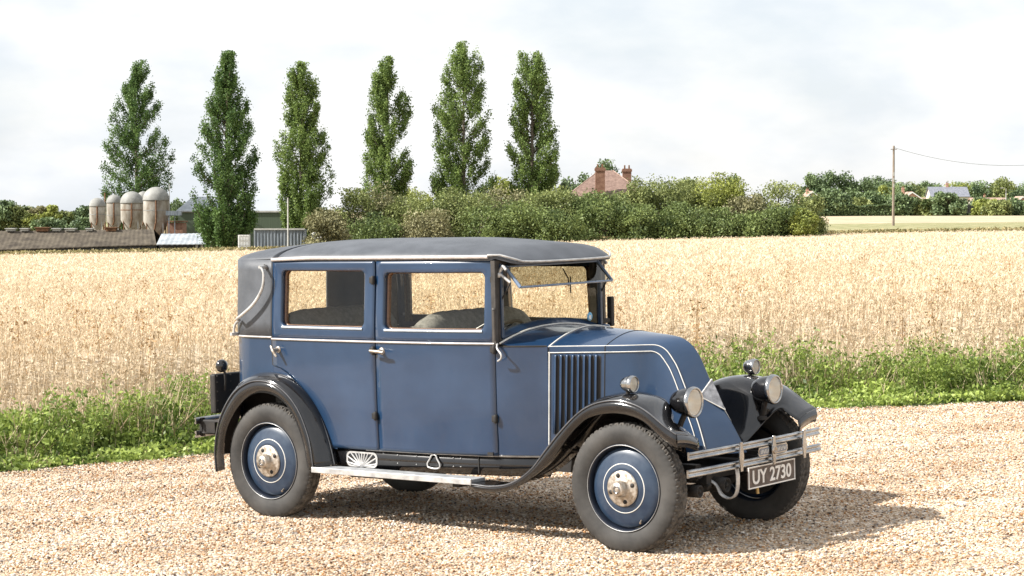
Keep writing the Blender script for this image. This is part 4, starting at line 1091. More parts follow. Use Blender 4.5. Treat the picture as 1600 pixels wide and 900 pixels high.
# fabric rear quarters with the back window
mb = MB(); zsq = [1.135, 1.22, 1.30, 1.40, 1.50, 1.545, 1.612]; rows = []
for x, y in PLAN:
    rows.append([(x + .02 * float(sstep(1.2, 1.6, z)) * (abs(y) < .5), y * (1 - .036 * float(sstep(1.15, 1.6, z))), z) for z in zsq])
yy = [.5 * (PLAN[i][1] + PLAN[i + 1][1]) for i in range(len(PLAN) - 1)]
mb.grid(rows, skip=lambda i, j: abs(yy[i]) < .36 and PLAN[i][0] < -.44 and 1 <= j <= 4)
mb.build('rear_quarter_fabric', FABRIC, car, solid=.012)
MB().grid([[(-.475, y_, z_) for z_ in (1.215, 1.55)] for y_ in (-.38, 0, .38)]).build('rear_window_glass', GLASS, car)

# roof
QT = np.array([(x + .02 * (abs(y) < .5), y * .964) for x, y in PLAN])     # top edge of the fabric quarters
edge = resample([(1.70, -.535), (1.5, -.562), (1.25, -.592), (.85, -.618), (.4, -.616), (.15, -.608), (-.017, -.5992)], 40); edge = np.vstack([edge[:-1], [(x, -y) for x, y in QT[:40]]])
vis = resample([(1.845, 0), (1.84, -.2), (1.83, -.36), (1.825, -.435), (1.79, -.485), (1.74, -.515)], 18)
E_ = np.vstack([vis, edge]); E_ = np.vstack([E_, [(x, -y) for x, y in E_[-2:0:-1]]])




def zedge(x): return 1.628 - .042 * sstep(1.66, 1.84, x) - .016 * (1 - sstep(-.3, .4, x))


def cxf(x):
    if x < .5: return .5 - .65 * (1 - math.exp(-(.5 - x) / .65))
    if x > 1.2: return 1.2 + .4 * (1 - math.exp(-(x - 1.2) / .4))
    return x


rr_ = [1.0, .995, .98, .95, .9, .82, .7, .55, .4, .25, .1, 0]
rows = []
for x, y in E_:
    cx_ = cxf(x); ze = zedge(x); row = []
    for r in rr_:
        X_ = cx_ + (x - cx_) * r; Y_ = y * r
        hc = .098 - .05 * float(sstep(1.0, 1.95, X_)) - .02 * (1 - float(sstep(-.4, .3, X_)))
        zc = zedge(X_) * (1 - 0) if r < 1 else ze
        row.append((X_, Y_, float(zc + hc * (1 - r ** 3.0) ** .62)))
    rows.append(row)
mb = MB(); mb.grid(rows, cu=True); mb.grid([[(x * 1, y, zedge(x) - .002), (cxf(x), 0, 1.60)] for x, y in E_], cu=True)
mb.grid([[(x, y, zedge(x) - .030) if x < 1.7 else (x, y, zedge(x) - .012), (x, y, zedge(x) + .002)] for x, y in E_ if x > -.03])
roof = mb.build('roof', FABRIC, car)
# drip moulding on the near and far edges, stepping in to the peak
for side in (-1, 1):
    ix = [k for k in range(len(E_)) if E_[k][1] * 1 < 0 and E_[k][0] > -.04]
    P_ = sorted([(E_[k][0], E_[k][1]) for k in ix], key=lambda q: q[0]); P_ = [q for q in P_ if q[0] < 1.70]
    mb = MB(); mb.tube([(x, side * (-y + .010), zedge(x) - .006) for x, y in P_], .011, 7, flat=(.009, .012)); mb.build('drip_rail', PALE, car)
mb = MB(); mb.tube([(1.66, -.556, 1.632), (1.73, -.530, 1.632), (1.79, -.495, 1.612), (1.826, -.44, 1.592), (1.836, -.36, 1.588), (1.846, -.2, 1.586), (1.85, 0, 1.586), (1.846, .2, 1.586), (1.836, .36, 1.588), (1.826, .44, 1.592), (1.79, .495, 1.612), (1.73, .530, 1.632)], .0065, 7); mb.build('peak_moulding', ALU, car)
mb = MB(); mb.box((1.76, 0, 1.578), (.12, .86, .012)); mb.build('peak_lining', DUSTY, car)

# landau irons
for side in (-1, 1):
    P_ = resample([(-.070, 1.568), (-.045, 1.53), (-.058, 1.44), (-.13, 1.345), (-.235, 1.272), (-.345, 1.215), (-.372, 1.18), (-.376, 1.135)], 30)
    mb = MB(); mb.tube([(x, side * (.638 + (.02 if x > -.3 else -.02) - .12 * max(0, -x - .25)), z) for x, z in P_], [.007 + .004 * math.sin(PI * k / 29) for k in range(30)], 8)
    mb.lathe([(-.006, .016), (.02, .014), (.022, .001)], (-.075, side * .61, 1.568), 'y', 12) ; mb.tube([(-.075, side * .60, 1.568), (-.075, side * .665, 1.568)], .010, 8)
    mb.tube([(-.376, side * .54, 1.14), (-.376, side * .63, 1.14)], .011, 8); mb.build('landau_iron', ALU, car)

# bonnet: stations of side bottom, shoulder, crown, ridge
ST = [  # xs, ys, zs (shoulder) | xb, yb, zb (bottom) | xc, zc (ridge)
    (1.985, .422, 1.095, 1.985, .447, .50, 1.985, 1.193),
    (2.150, .363, 1.097, 2.150, .395, .50, 2.150, 1.182),
    (2.300, .304, 1.098, 2.300, .338, .50, 2.300, 1.172),
    (2.430, .238, 1.099, 2.450, .285, .50, 2.440, 1.160),
    (2.500, .182, 1.099, 2.540, .245, .50, 2.560, 1.150),
    (2.545, .153, 1.097, 2.600, .225, .50, 2.635, 1.134),
    (2.592, .138, 1.073, 2.660, .212, .50, 2.692, 1.098),
    (2.630, .135, 1.028, 2.710, .208, .50, 2.735, 1.050),
    (2.676, .138, .960, 2.760, .206, .50, 2.775, .975),
    (2.777, .158, .757, 2.825, .204, .50, 2.878, .760),
    (2.835, .176, .640, 2.858, .203, .50, 2.950, .660),
    (2.893, .200, .500, 2.893, .200, .495, 3.045, .500),
]
ST = np.array(ST); ST = np.array(resample(ST, 44))
top = MB(); shoulder = []
for side in (-1, 1):
    rs_, rt = [], []
    for q in ST:
        xs_, ys_, zs_, xb, yb, zb, xc, zc = q
        rs_.append([(xs_ * (1 - f) + xb * f, side * (ys_ * (1 - f) + yb * f), zs_ * (1 - f) + zb * f) for f in np.linspace(0, 1, 10)])
        rt.append([(xs_ + (xc - xs_) * (1 - t_ ** 1.1), side * ys_ * t_, zs_ + (zc - zs_) * (1 - t_ ** (1.9 - .85 * float(sstep(2.42, 2.62, xs_))))) for t_ in np.linspace(1, 0, 14)])
    top.grid(rs_); top.grid(rt)
bon = top.build('bonnet', BLUE, car, normals=False)


def shp(u, side, dn=0.0, out_=.003, inn=0.0):
    """point on the shoulder line; u in station index; dn metres down the side, inn metres towards the ridge"""
    q = np.array([np.interp(u, range(len(ST)), ST[:, k]) for k in range(8)])
    xs_, ys_, zs_, xb, yb, zb, xc, zc = q
    a = np.array([xs_, ys_, zs_]); b_ = np.array([xb, yb, zb]); d = b_ - a; L = np.linalg.norm(d) + 1e-9
    p = a + d / L * min(dn, L)
    if inn: e = np.array([xc, 0, zc]) - a; p = p + e / np.linalg.norm(e) * inn + [0, 0, inn * .15]
    return (p[0] + out_ * .6, side * (p[1] + out_), p[2] + out_ * (.6 if inn else .2))


us = np.linspace(0, len(ST) - 1, 90)
_SP = np.array([(q[0] * (1 - f) + q[3] * f, q[2] * (1 - f) + q[5] * f, q[1] * (1 - f) + q[4] * f) for q in ST for f in np.linspace(0, 1, 60)])


def side_y(x_, z_):
    """half width of the bonnet side at (x, z)"""
    d = (_SP[:, 0] - x_) ** 2 + (_SP[:, 1] - z_) ** 2; k = np.argsort(d)[:6]; w = 1 / (d[k] + 1e-6); return float((w * _SP[k, 2]).sum() / w.sum())


for side in (-1, 1):
    mb = MB(); mb.tube([shp(u, side, 0, .001, .012) for u in us], .0033, 5)
    lo = []
    for u in us:
        q = [np.interp(u, range(len(ST)), ST[:, k]) for k in range(3)]; q2 = [np.interp(u + .5, range(len(ST)), ST[:, k]) for k in range(3)]; q1 = [np.interp(u - .5, range(len(ST)), ST[:, k]) for k in range(3)]
        tx, tz = q2[0] - q1[0], q2[2] - q1[2]; L_ = math.hypot(tx, tz) + 1e-9; nx, nz_ = tz / L_, -tx / L_        # inwards normal in side view
        X_, Z_ = q[0] + nx * .030, q[2] + nz_ * .030
        lo.append((X_, side * (side_y(X_, Z_) + .0035), Z_))
    mb.tube(lo, .0033, 5)
    x0, y0 = 1.985, ST[0][1]
    mb.tube([(1.992, side * (np.interp(z_, [.5, 1.095], [.445, .42]) + .002), z_) for z_ in np.linspace(.52, 1.07, 14)], .005, 5)
    mb.build('coachline', CREAM, car)
# bonnet joint and lower seam
ji = int(np.argmin(abs(ST[:, 0] - 2.30))); q = ST[ji]; mb = MB()
for side in (-1, 1):
    mb.tube([(q[0], side * (q[1] * (1 - f) + q[4] * f + .0005), q[2] * (1 - f) + q[5] * f) for f in np.linspace(0, 1, 8)], .0028, 5)
    mb.tube([(q[0], side * q[1] * t_, q[2] + (q[7] - q[2]) * (1 - t_ ** 1.9) + .0005) for t_ in np.linspace(1, 0, 10)], .0028, 5)
mb.build('bonnet_joint', UNDER, car)
# louvres on the bonnet side
for side in (-1, 1):
    pan = MB(); bl = MB()
    def BS(x_, z_, o_=0.0): return (x_, side * (np.interp(x_, ST[:, 0][:20], ST[:, 1][:20]) + (1.095 - z_) / .595 * .032 + o_), z_)
    mbf = [BS(x_, z_, .0035) for x_, z_ in ((2.03, 1.066), (2.28, 1.066), (2.28, .62), (2.03, .62))]
    for k in range(8):
        xa = 2.028 + k * .0325; xb_ = xa + .0205
        pan.add([BS(xa, 1.045, .003), BS(xb_ + .004, 1.045, .003), BS(xb_ + .004, .60, .003), BS(xa, .60, .003)], [(0, 1, 2, 3)], False)
        # pressed blade standing out over the slot, hooded at its top
        bl.grid([[BS(xa - .010, z_, .002), BS(xa - .001, z_, .006 * f_ + .003), BS(xa + .0085, z_, .010 * f_ + .004)] for z_, f_ in ((1.056, .05), (1.046, .55), (1.036, 1), (.9, 1), (.75, 1), (.60, 1))], smooth=True)
    pan.build('louvre_slot', UNDER, car, normals=False); bl.build('louvre', BLUE, car, solid=.002, normals=False)
# nose emblem: plain bright lozenge folded over the ridge
def RG(z_): return float(np.interp(-z_, -ST[:, 7], ST[:, 6]))
mb = MB()
for side in (-1, 1):
    P0 = (RG(.905) + .010, 0, .905); P1 = (RG(.735) + .010, 0, .735)
    PL = (np.interp(-.815, -ST[:, 2], ST[:, 0]) * .65 + RG(.815) * .35 + .006, side * .086, .815); PM = (RG(.82) + .016, 0, .82)
    mb.add([P0, PL, P1, PM], [(0, 1, 3), (1, 2, 3)], False)
em = mb.build('nose_emblem', noisy('dull_silver', (.20, .20, .21), (.42, .42, .43), 30, 5, rough=.35, metal=.6), car, solid=.006, normals=False)
mb = MB()
for side in (-1, 1):
    for A_, B_ in (((RG(.905) + .013, 0, .905), (np.interp(-.815, -ST[:, 2], ST[:, 0]) * .65 + RG(.815) * .35 + .009, side * .088, .815)), ((np.interp(-.815, -ST[:, 2], ST[:, 0]) * .65 + RG(.815) * .35 + .009, side * .088, .815), (RG(.735) + .013, 0, .735))): mb.tube([A_, B_], .004, 6)
mb.build('emblem_rim', CREAM, em)
# filler caps on the scuttle
MB().lathe([(0, .034), (.012, .032), (.02, .018), (.021, .001)], (1.93, .22, 1.172), 'z', 20).build('filler_cap', BLUE, car)

# scuttle top
rows = []
for f in np.linspace(0, 1, 12):
    row = []
    for t_ in np.linspace(-1, 1, 31):
        A_ = np.array([1.715, t_ * .545, 1.120 + (1.200 - 1.120) * (1 - abs(t_) ** 2.2)]); q = ST[0]
        B_ = np.array([1.98, t_ * .42, 1.095 + (1.193 - 1.095) * (1 - abs(t_) ** 1.9)])
        p = A_ * (1 - f) + B_ * f; row.append((p[0], p[1], p[2] - .010 * math.sin(PI * f)))
    rows.append(row)
mb = MB(); mb.grid(rows); mb.build('scuttle', BLUE, car)
mb = MB()
mb.tube([(1.728, t_ * .545, 1.1215 + .081 * (1 - abs(t_) ** 2.2)) for t_ in np.linspace(-1, 1, 31)], .006, 6)
mb.tube([(1.984, t_ * .42, 1.097 + .100 * (1 - abs(t_) ** 1.9)) for t_ in np.linspace(-1, 1, 31)], .0045, 6); mb.build('scuttle_moulding', CREAM, car)
for side in (-1, 1):
    MB().tube([S(side, x_, 1.103, .002) for x_ in np.linspace(1.70, 1.98, 8)], .005, 6).build('scuttle_seam', UNDER, car)

# windscreen
ws = bpy.data.objects.new('windscreen', None); COL.objects.link(ws); ws.parent = car
def archz(y, o_=0): return 1.125 + .078 * (1 - abs(y / .545) ** 2.2) + o_
mb = MB()
for side in (-1, 1):
    mb.box((1.704, side * .497, 1.365), (.028, .022, .43))
mb.grid([[(1.712 - .03 * f, y_, archz(y_, .002) + f * .032) for f in (0, .5, 1)] for y_ in np.linspace(-.50, .50, 25)])
mb.build('screen_frame', BLUE, ws, bevel=.003)
mb = MB()
for side in (-1, 1):
    mb.box((1.692, side * .530, 1.355), (.03, .045, .49)); mb.box((1.66, side * .505, 1.355), (.05, .03, .49))
mb.box((1.675, 0, 1.588), (.05, 1.02, .03))
mb.build('screen_pillar', DUSTY, ws)
MB().grid([[(1.700, y_, z_) for z_ in (archz(y_, .03), 1.40)] for y_ in np.linspace(-.486, .486, 21)]).build('lower_glass', GLASS, ws)
# open upper light hinged at the roof
A0 = np.array([1.712, 0, 1.562]); B0 = np.array([1.822, 0, 1.443])
vp = MB()
for side in (-1, 1):
    vp.tube([A0 + [0, side * .462, 0], B0 + [0, side * .462, 0]], .010, 6, flat=(.006, .012))
vp.tube([B0 + [0, -.462, 0], B0 + [0, .462, 0]], .0075, 6); vp.tube([A0 + [0, -.462, 0], A0 + [0, .462, 0]], .007, 6); fr_ = vp.build('opening_frame', noisy('bluish_frame', (.10, .15, .24), (.16, .22, .32), 12, 3, rough=.35, coat=.4), ws)
MB().grid([[tuple(A0 + [0, y_, 0]), tuple(B0 + [0, y_, 0])] for y_ in np.linspace(-.455, .455, 9)]).build('opening_glass', DARKGL, fr_)
for side in (-1, 1):
    mb = MB(); mb.tube(resample([(1.705, side * .505, 1.53), (1.73, side * .505, 1.565), (1.755, side * .505, 1.545)], 8), .010, 7)
    mb.tube([(1.712, side * .508, 1.52), (1.775, side * .495, 1.472)], .0085, 7); mb.lathe([(0, .016), (.012 * side, .014), (.013 * side, .001)], (1.707, side * .512, 1.515), 'y', 10); mb.build('screen_stay', ALU, ws)
    MB().tube([(1.775, side * .495, 1.468), (1.715, side * .50, 1.375)], .005, 6).build('stay_rod', UNDER, ws)
MB().tube([(1.716, .10, 1.53), (1.722, .145, 1.47), (1.716, .16, 1.42)], .004, 6).build('wiper_arm', UNDER, ws)
MB().box((1.724, .165, 1.43), (.005, .007, .10)).build('wiper_blade', UNDER, ws)
stk = MB().lathe([(0, .001), (0, .027), (.002, .027), (.002, .001)], (1.703, .385, 1.225), 'x', 24).build('tax_disc', STICK, ws)
MB().lathe([(0, .001), (.0025, .013)], (1.7045, .385, 1.222), 'x', 20).build('disc_centre', WHITE, stk)
# mirror/indicator on the far pillar and the stay on the near door pillar
mb = MB(); mb.box((1.70, .615, 1.245), (.035, .035, .185)); mb.box((1.70, .565, 1.19), (.02, .10, .03)); mb.build('signal_arm', UNDER, car, bevel=.006)
mb = MB(); mb.tube([(1.705, -.565, 1.32), (1.706, -.565, 1.135)], .009, 8); mb.lathe([(0, .013), (.012, .012), (.013, .001)], (1.705, -.565, 1.315), 'z', 10); mb.build('side_signal', DUSTY, car)
mb = MB(); mb.tube(resample([(1.712, -.548, 1.12), (1.725, -.57, 1.095), (1.76, -.578, 1.06), (1.755, -.575, 1.035), (1.73, -.572, 1.02)], 14), .006, 7); mb.build('hook_handle', ALU, car)

# interior
sf = MB()
def seat(xc, top, dep, col, name):
    mb = MB()
    for h0, h1, x0_, th in ((.48, .74, xc + .24, .48),):
        rows = []
        for y_ in np.linspace(-.50, .50, 25):
            rib = .008 * abs(math.sin(y_ * 26)); e = abs(y_ / .50) ** 8
            rows.append([(xc + .50, y_, .52), (xc + .50, y_, .72 - .03 * e), (xc + .40, y_, .755 + rib - .04 * e), (xc + .12, y_, .75 + rib), (xc + .06, y_, .78), (xc + .05, y_, 1.0 + rib), (xc + .02 + rib, y_, top - .07 - .05 * e), (xc - .02, y_, top - .01 - .06 * e), (xc - .07, y_, top + rib * .5 - .07 * e), (xc - .12, y_, top - .02 - .06 * e), (xc - .15, y_, top - .08), (xc - .14, y_, .52)])
        mb.grid(rows)
        for rr in (rows[0], rows[-1]): mb.add(rr, [tuple(range(len(rr)))], False)
    return mb.build(name, col, car)


seat(1.16, 1.285, .4, SEATC, 'front_seat'); seat(.02, 1.285, .4, SEATC, 'rear_seat')
# trim behind the quarters and the drawn blind on the far rear window
mb = MB(); mb.grid([[(x_, .59, z_) for z_ in (1.14, 1.59)] for x_ in (-.35, -.03)]); mb.box((.075, .585, 1.37), (.05, .02, .42)); mb.build('quarter_trim', TRIM, car)
sw_ = MB(); c = np.array([1.47, -.27, 1.13]); ax = np.array([-.55, 0, .83]); ax /= np.linalg.norm(ax); e1 = np.array([0, 1, 0]); e2 = np.cross(ax, e1)
ring = [c + .19 * (e1 * math.cos(q) + e2 * math.sin(q)) for q in np.linspace(0, 2 * PI, 41)]
sw_.tube(ring, .010, 8, caps=False)
for q in (0, PI / 2, PI, 3 * PI / 2): sw_.tube([c, c + .19 * (e1 * math.cos(q) + e2 * math.sin(q))], .006, 6)
sw_.tube([c, c - ax * .55], .014, 8); sw_.build('steering_wheel', UNDER, car)
MB().tube([(1.52, -.50, 1.20), (1.64, -.45, 1.27)], .004, 6).build('control_lever', ALU, car)

# running boards
for side in (-1, 1):
    rb = MB().box((1.033, side * .685, .338), (1.245, .13, .022)).build('running_board', noisy('board_rubber', (.22, .23, .24), (.36, .37, .38), 14, 6, rough=.6), car, bevel=.004)
    MB().box((1.033, side * .752, .335), (1.249, .012, .034)).build('board_edge', ALU, rb, bevel=.003)
    mb = MB(); mb.grid([[(x_, side * (hw(x_) - .030), z_) for z_ in (.345, .470)] for x_ in np.linspace(.50, 1.97, 20)]); va = mb.build('valance', BLACK, car, solid=.006)
    MB().tube([(x_, side * (hw(x_) - .022), .464) for x_ in np.linspace(.74, 1.97, 20)], .006, 6, flat=(.005, .009)).build('valance_strip', ALU, va)
    MB().box((1.55, side * (hw(1.55) - .025), .41), (.006, .006, .11)).build('valance_joint', UNDER, va)
    # fan shaped scraper plate
    yv = side * .612; mb = MB(); cx_, cz_ = .70, .352
    def FN(u, v, t): return (u, yv + t, v)
    outl = rrect(.575, .825, .352, .445, .035)
    outer = [(u, v) for u, v in outl]; inner = [(cx_ + (u - cx_) * .90, .398 + (v - .398) * .78) for u, v in outl]
    mb.grid([[FN(u, v, 0) for u, v in outer], [FN(u, v, side * .006) for u, v in outer], [FN(u, v, side * .006) for u, v in inner], [FN(u, v, 0) for u, v in inner]], cv=True, smooth=False)
    for q in np.linspace(12, 168, 11):
        q = math.radians(q); dxx, dzz = math.cos(q), math.sin(q); L_ = min(.118 / abs(dxx) if abs(dxx) > 1e-3 else 9, .088 / abs(dzz))
        mb.tube([(cx_ + dxx * .02, yv + side * .004, cz_ + .004 + dzz * .01), (cx_ + dxx * L_, yv + side * .004, cz_ + dzz * L_)], [.007, .0045], 5)
    mb.lathe([(0, .024), (side * .008, .022), (side * .009, .001)], (cx_, yv, cz_ + .012), 'y', 16); mb.build('fan_step_plate', ALU, car, normals=False)
    mb = MB(); yv2 = side * (hw(1.25) - .018); loop = resample([(1.205, .378), (1.200, .40), (1.222, .43), (1.235, .452), (1.265, .452), (1.275, .43), (1.295, .40), (1.29, .378), (1.25, .372), (1.205, .378)], 30)
    mb.tube([(x_, yv2, z_) for x_, z_ in loop], .0055, 6, caps=False); mb.build('step_bracket', ALU, car)
    mb = MB(); [mb.lathe([(0, .004), (side * .004, .003), (side * .0045, .0005)], (x_, side * (hw(x_) - .026), z_), 'y', 8) for x_ in (.98, 1.12, 1.38, 1.43) for z_ in (.39, .44)]; mb.build('rivet', ALU, va)
    # brackets below
    mb = MB(); mb.box((.80, side * .62, .308), (.30, .10, .022)); mb.box((1.5, side * .6, .305), (.05, .2, .03)); mb.build('board_bracket', UNDER, car)

# mudguards
FO = [(1.654, .322), (1.803, .318), (1.943, .345), (2.081, .425), (2.193, .545), (2.288, .645), (2.397, .743), (2.49, .802), (2.594, .834), (2.696, .842), (2.796, .826), (2.871, .796), (2.944, .750), (3.0, .712), (3.066, .676)]
FS = [(1.653, .292), (1.803, .289), (1.942, .318), (2.08, .387), (2.218, .488), (2.327, .612), (2.408, .69), (2.488, .744), (2.618, .774), (2.745, .772), (2.850, .740), (2.925, .683), (2.985, .640), (3.066, .606)]
fo, fs = resample(FO, 60), resample(FS, 60)


def front_guard(side):
    mb = MB(); sk, cr_ = [], []
    for k in range(60):
        xo, zo = fo[k]; xk, zk = fs[k]; b_ = float(sstep(1.80, 2.30, xo)); t = float(sstep(2.82, 2.96, xo))
        sk.append([(xk, side * .735, zk - .004), (xk, side * .742, zk), (xk * .5 + xo * .5, side * .752, (zk + zo) / 2), (xo, side * .748, zo)])
        row = []
        for (yy_, dz) in ((.748, 0), (.742, .006), (.715, .016), (.67, .027), (.61, .034), (.55, .034), (.50, .022), (.46, -.005), (.432, -.055), (.405, -.13), (.372, -.21), (.335, -.28), (.290, -.32)):
            flat_in = .748 - (.748 - yy_) * .36      # narrow at the running board
            y_ = flat_in * (1 - b_) + yy_ * b_
            tipy = .60 + (y_ - .50) * .62 if y_ < .748 else y_
            tipy = .748 - (.748 - y_) * .46
            y_ = y_ * (1 - t) + tipy * t
            dzz = dz * b_ * (1 - t) + t * (-.035 * ((.748 - yy_) / .40) ** 2)
            z_ = zo + dzz + (1 - b_) * (.004 if yy_ < .74 else 0)
            if dz < -.1 and b_ > .05: z_ = max(z_, min(.50, zo) * (1 - t) + z_ * t) if t < 1 else z_
            row.append((xo, side * y_, z_))
        cr_.append(row)
    mb.grid(sk); mb.grid(cr_)
    # turned-down front lip
    last = cr_[-1]; lip = [[p, (p[0] + .006, p[1], p[2] - .035), (p[0] - .002, p[1], p[2] - .069)] for p in last]
    mb.grid(lip)
    g_ = mb.build('front_mudguard', BLACK, car, solid=.006)
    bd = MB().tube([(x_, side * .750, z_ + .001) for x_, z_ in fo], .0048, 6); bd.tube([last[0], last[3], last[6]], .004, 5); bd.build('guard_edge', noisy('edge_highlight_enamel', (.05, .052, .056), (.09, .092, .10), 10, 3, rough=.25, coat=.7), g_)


RO = [(-.425, .272), (-.430, .423), (-.380, .608), (-.262, .768), (-.142, .840), (-.030, .863), (.095, .848), (.214, .785), (.305, .690), (.368, .570), (.398, .470), (.415, .352)]
RS = [(-.355, .290), (-.358, .428), (-.312, .575), (-.196, .715), (-.070, .782), (.045, .788), (.137, .762), (.222, .700), (.293, .590), (.338, .470), (.352, .400), (.365, .345)]
RI = [(-.50, .272), (-.505, .43), (-.445, .635), (-.33, .80), (-.203, .876), (-.062, .902), (.103, .882), (.250, .800), (.360, .690), (.425, .580), (.470, .468), (.500, .360)]
ro, rs2, ri = resample(RO, 60), resample(RS, 60), resample(RI, 60)


def rear_guard(side):
    mb = MB(); sk, cr_ = [], []
    for k in range(60):
        a, b_, c = np.array(rs2[k]), np.array(ro[k]), np.array(ri[k])
        sk.append([(a[0], side * .738, a[1]), (*(a * .5 + b_ * .5 + (b_ - [0, .36]) * .01).tolist(),)] and [(a[0], side * .738, a[1]), ((a[0] + b_[0]) / 2, side * .750, (a[1] + b_[1]) / 2), (b_[0], side * .746, b_[1])])
        row = []
        for f in np.linspace(0, 1, 9):
            p = b_ * (1 - f) + c * f; rad = p - np.array([0, .36]); rad = rad / np.linalg.norm(rad); p = p + rad * .020 * math.sin(PI * f) ** .8
            row.append((p[0], side * (.746 * (1 - f) + .600 * f), p[1]))
        cr_.append(row)
    mb.grid(sk); mb.grid(cr_); g_ = mb.build('rear_mudguard', BLACK, car, solid=.006)
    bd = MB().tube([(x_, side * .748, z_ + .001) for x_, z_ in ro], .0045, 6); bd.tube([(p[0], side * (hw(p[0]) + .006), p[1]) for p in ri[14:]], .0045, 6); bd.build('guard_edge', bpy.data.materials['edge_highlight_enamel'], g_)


for side in (-1, 1): front_guard(side); rear_guard(side)

# wheels
TYR = [(-.045, .236), (-.052, .246), (-.062, .268), (-.067, .295), (-.064, .320), (-.056, .338), (-.050, .349), (-.036, .3585), (-.018, .3605), (0, .361), (.018, .3605), (.036, .3585), (.050, .349), (.056, .338), (.064, .320), (.067, .295), (.062, .268), (.052, .246), (.045, .236)]


def tmod(k, j):
    a = abs(j - 9)
    if a in (4, 5): return -.0045 if k % 2 == 0 else 0
    if a == 3: return -.008 if k % 4 < 1 else 0
    if a == 2: return -.007 if (k + 1) % 4 < 1 else 0
    if a == 1: return -.006
    if a == 0: return -.005 if k % 4 == 0 else 0
    return 0


proto = {}
RIMM = noisy('rim_enamel', (.008, .012, .022), (.016, .022, .036), 10, 4, rough=.4, coat=.3)


def wheel(x, y, side):
    w = bpy.data.objects.new('wheel', None); COL.objects.link(w); w.parent = car; w.location = (x, y, .36)
    if side > 0: w.rotation_euler = (0, 0, PI)
    if not proto:
        ty = MB().lathe(TYR, (0, 0, 0), 'y', 240, tmod).build('tyre', RUBBER, w)
        ty.data.materials.append(TREAD)
        for p in ty.data.polygons:
            r = math.hypot(p.center.x, p.center.z)
            if r > .343: p.material_index = 1; p.use_smooth = False
        rim = MB().lathe([(-.044, .240), (-.052, .243), (-.056, .238), (-.052, .233), (-.035, .229), (-.014, .226), (-.004, .224), (.03, .222), (.044, .240)], (0, 0, 0), 'y', 72).build('rim', RIMM, w)
        bd = MB().lathe([(-.0560, .2385), (-.0575, .2375), (-.0560, .2362)], (0, 0, 0), 'y', 72).build('rim_edge', ALU, w)
        ds = MB().lathe([(-.006, .2235), (-.018, .221), (-.027, .212), (-.036, .185), (-.045, .145), (-.054, .115), (-.058, .098), (-.050, .09)], (0, 0, 0), 'y', 72).build('disc', BLUE_DISC, w)
        MB().lathe([(-.0462, .1385), (-.0505, .1355), (-.0480, .132)], (0, 0, 0), 'y', 72).build('coachline_ring', CREAM, w)
        hp = MB().lathe([(-.055, .100), (-.064, .099), (-.067, .090), (-.070, .060), (-.074, .050), (-.082, .046), (-.110, .040), (-.116, .034), (-.118, .001)], (0, 0, 0), 'y', 40).build('hub_plate', WORN, w)
        bl = MB()
        for k in range(4):
            an = k * PI / 2 + .5; bl.lathe([(-.066, .0135), (-.072, .012), (-.073, .001)], (.074 * math.cos(an), 0, .074 * math.sin(an)), 'y', 8)
        bl.build('hub_bolt', UNDER, w)
        MB().lathe([(-.1185, .024), (-.121, .022), (-.121, .016), (-.1185, .014)], (0, 0, 0), 'y', 20).build('hub_ring', CHROME, w)
        vm = MB(); vm.tube([(.10, -.028, -.172), (.112, -.060, -.182)], .006, 8); vm.build('tyre_valve', WORN, w)
        MB().lathe([(.05, .001), (.05, .12), (.01, .14), (.01, .2)], (0, 0, 0), 'y', 32).build('brake_drum', UNDER, w)
        proto['w'] = w
    else:
        for ch in proto['w'].children:
            c = ch.copy(); COL.objects.link(c); c.parent = w
    return w


wheel(2.691, -.662, -1); wheel(0, -.650, -1); wheel(2.691, .662, 1); wheel(0, .650, 1)
for ch in proto['w'].children:
    if ch.name.startswith('hub_bolt'): ch.rotation_euler = (0, .2, 0)


# lamps
def lamp(name, x, y, z, R, L, stalk, tilt=0):
    r = bpy.data.objects.new(name, None); COL.objects.link(r); r.parent = car; r.location = (x, y, z)
    prof = [(-L, .001)] + [(-L * math.cos(q), R * .95 * math.sin(q) ** .8) for q in np.linspace(.15, PI / 2, 10)] + [(0.01, R * .96)]
    MB().lathe(prof, (0, 0, 0), 'x', 36).build('bowl', BLACK if R > .06 else CHROME, r)
    MB().lathe([(-.004, R * .97), (.0, R * 1.05), (.014, R * 1.07), (.026, R * 1.03), (.030, R * .95), (.026, R * .88), (.018, R * .88)], (0, 0, 0), 'x', 40).build('lamp_rim', CHROME, r)
    MB().lathe([(-L * .55, .004), (-L * .5, R * .3), (-L * .35, R * .6), (-L * .1, R * .82), (.016, R * .90)], (0, 0, 0), 'x', 32).build('reflector', REFL, r)
    MB().lathe([(.024, R * .9), (.030, R * .6), (.034, R * .3), (.035, .0005)], (0, 0, 0), 'x', 32).build('lens', LGLASS, r)
    MB().lathe([(-L * .5, .002), (-L * .45, R * .10), (-L * .2, R * .10), (-L * .15, .002)], (0, 0, 0), 'x', 12).build('bulb', WHITE, r)
    mb = MB(); mb.tube(stalk, [.016 if R > .06 else .012] * len(stalk), 8); mb.lathe([(-.012, R * .4), (0, R * .42), (.012, R * .3)], (stalk[-1][0], stalk[-1][1], stalk[-1][2]), 'z', 12); mb.build('bracket', UNDER, r)
    return r


for side in (-1, 1):
    lamp('headlight', 2.957, side * .428, .817, .082, .13, [(-.04, 0, -.06), (-.06, side * .01, -.11), (-.08, side * .02, -.17)])
    lamp('side_lamp', 2.702, side * .641, .925, .045, .06, [(-.015, 0, -.03), (-.02, 0, -.065)])

# front bumper
bp_ = bpy.data.objects.new('front_bumper', None); COL.objects.link(bp_); bp_.parent = car


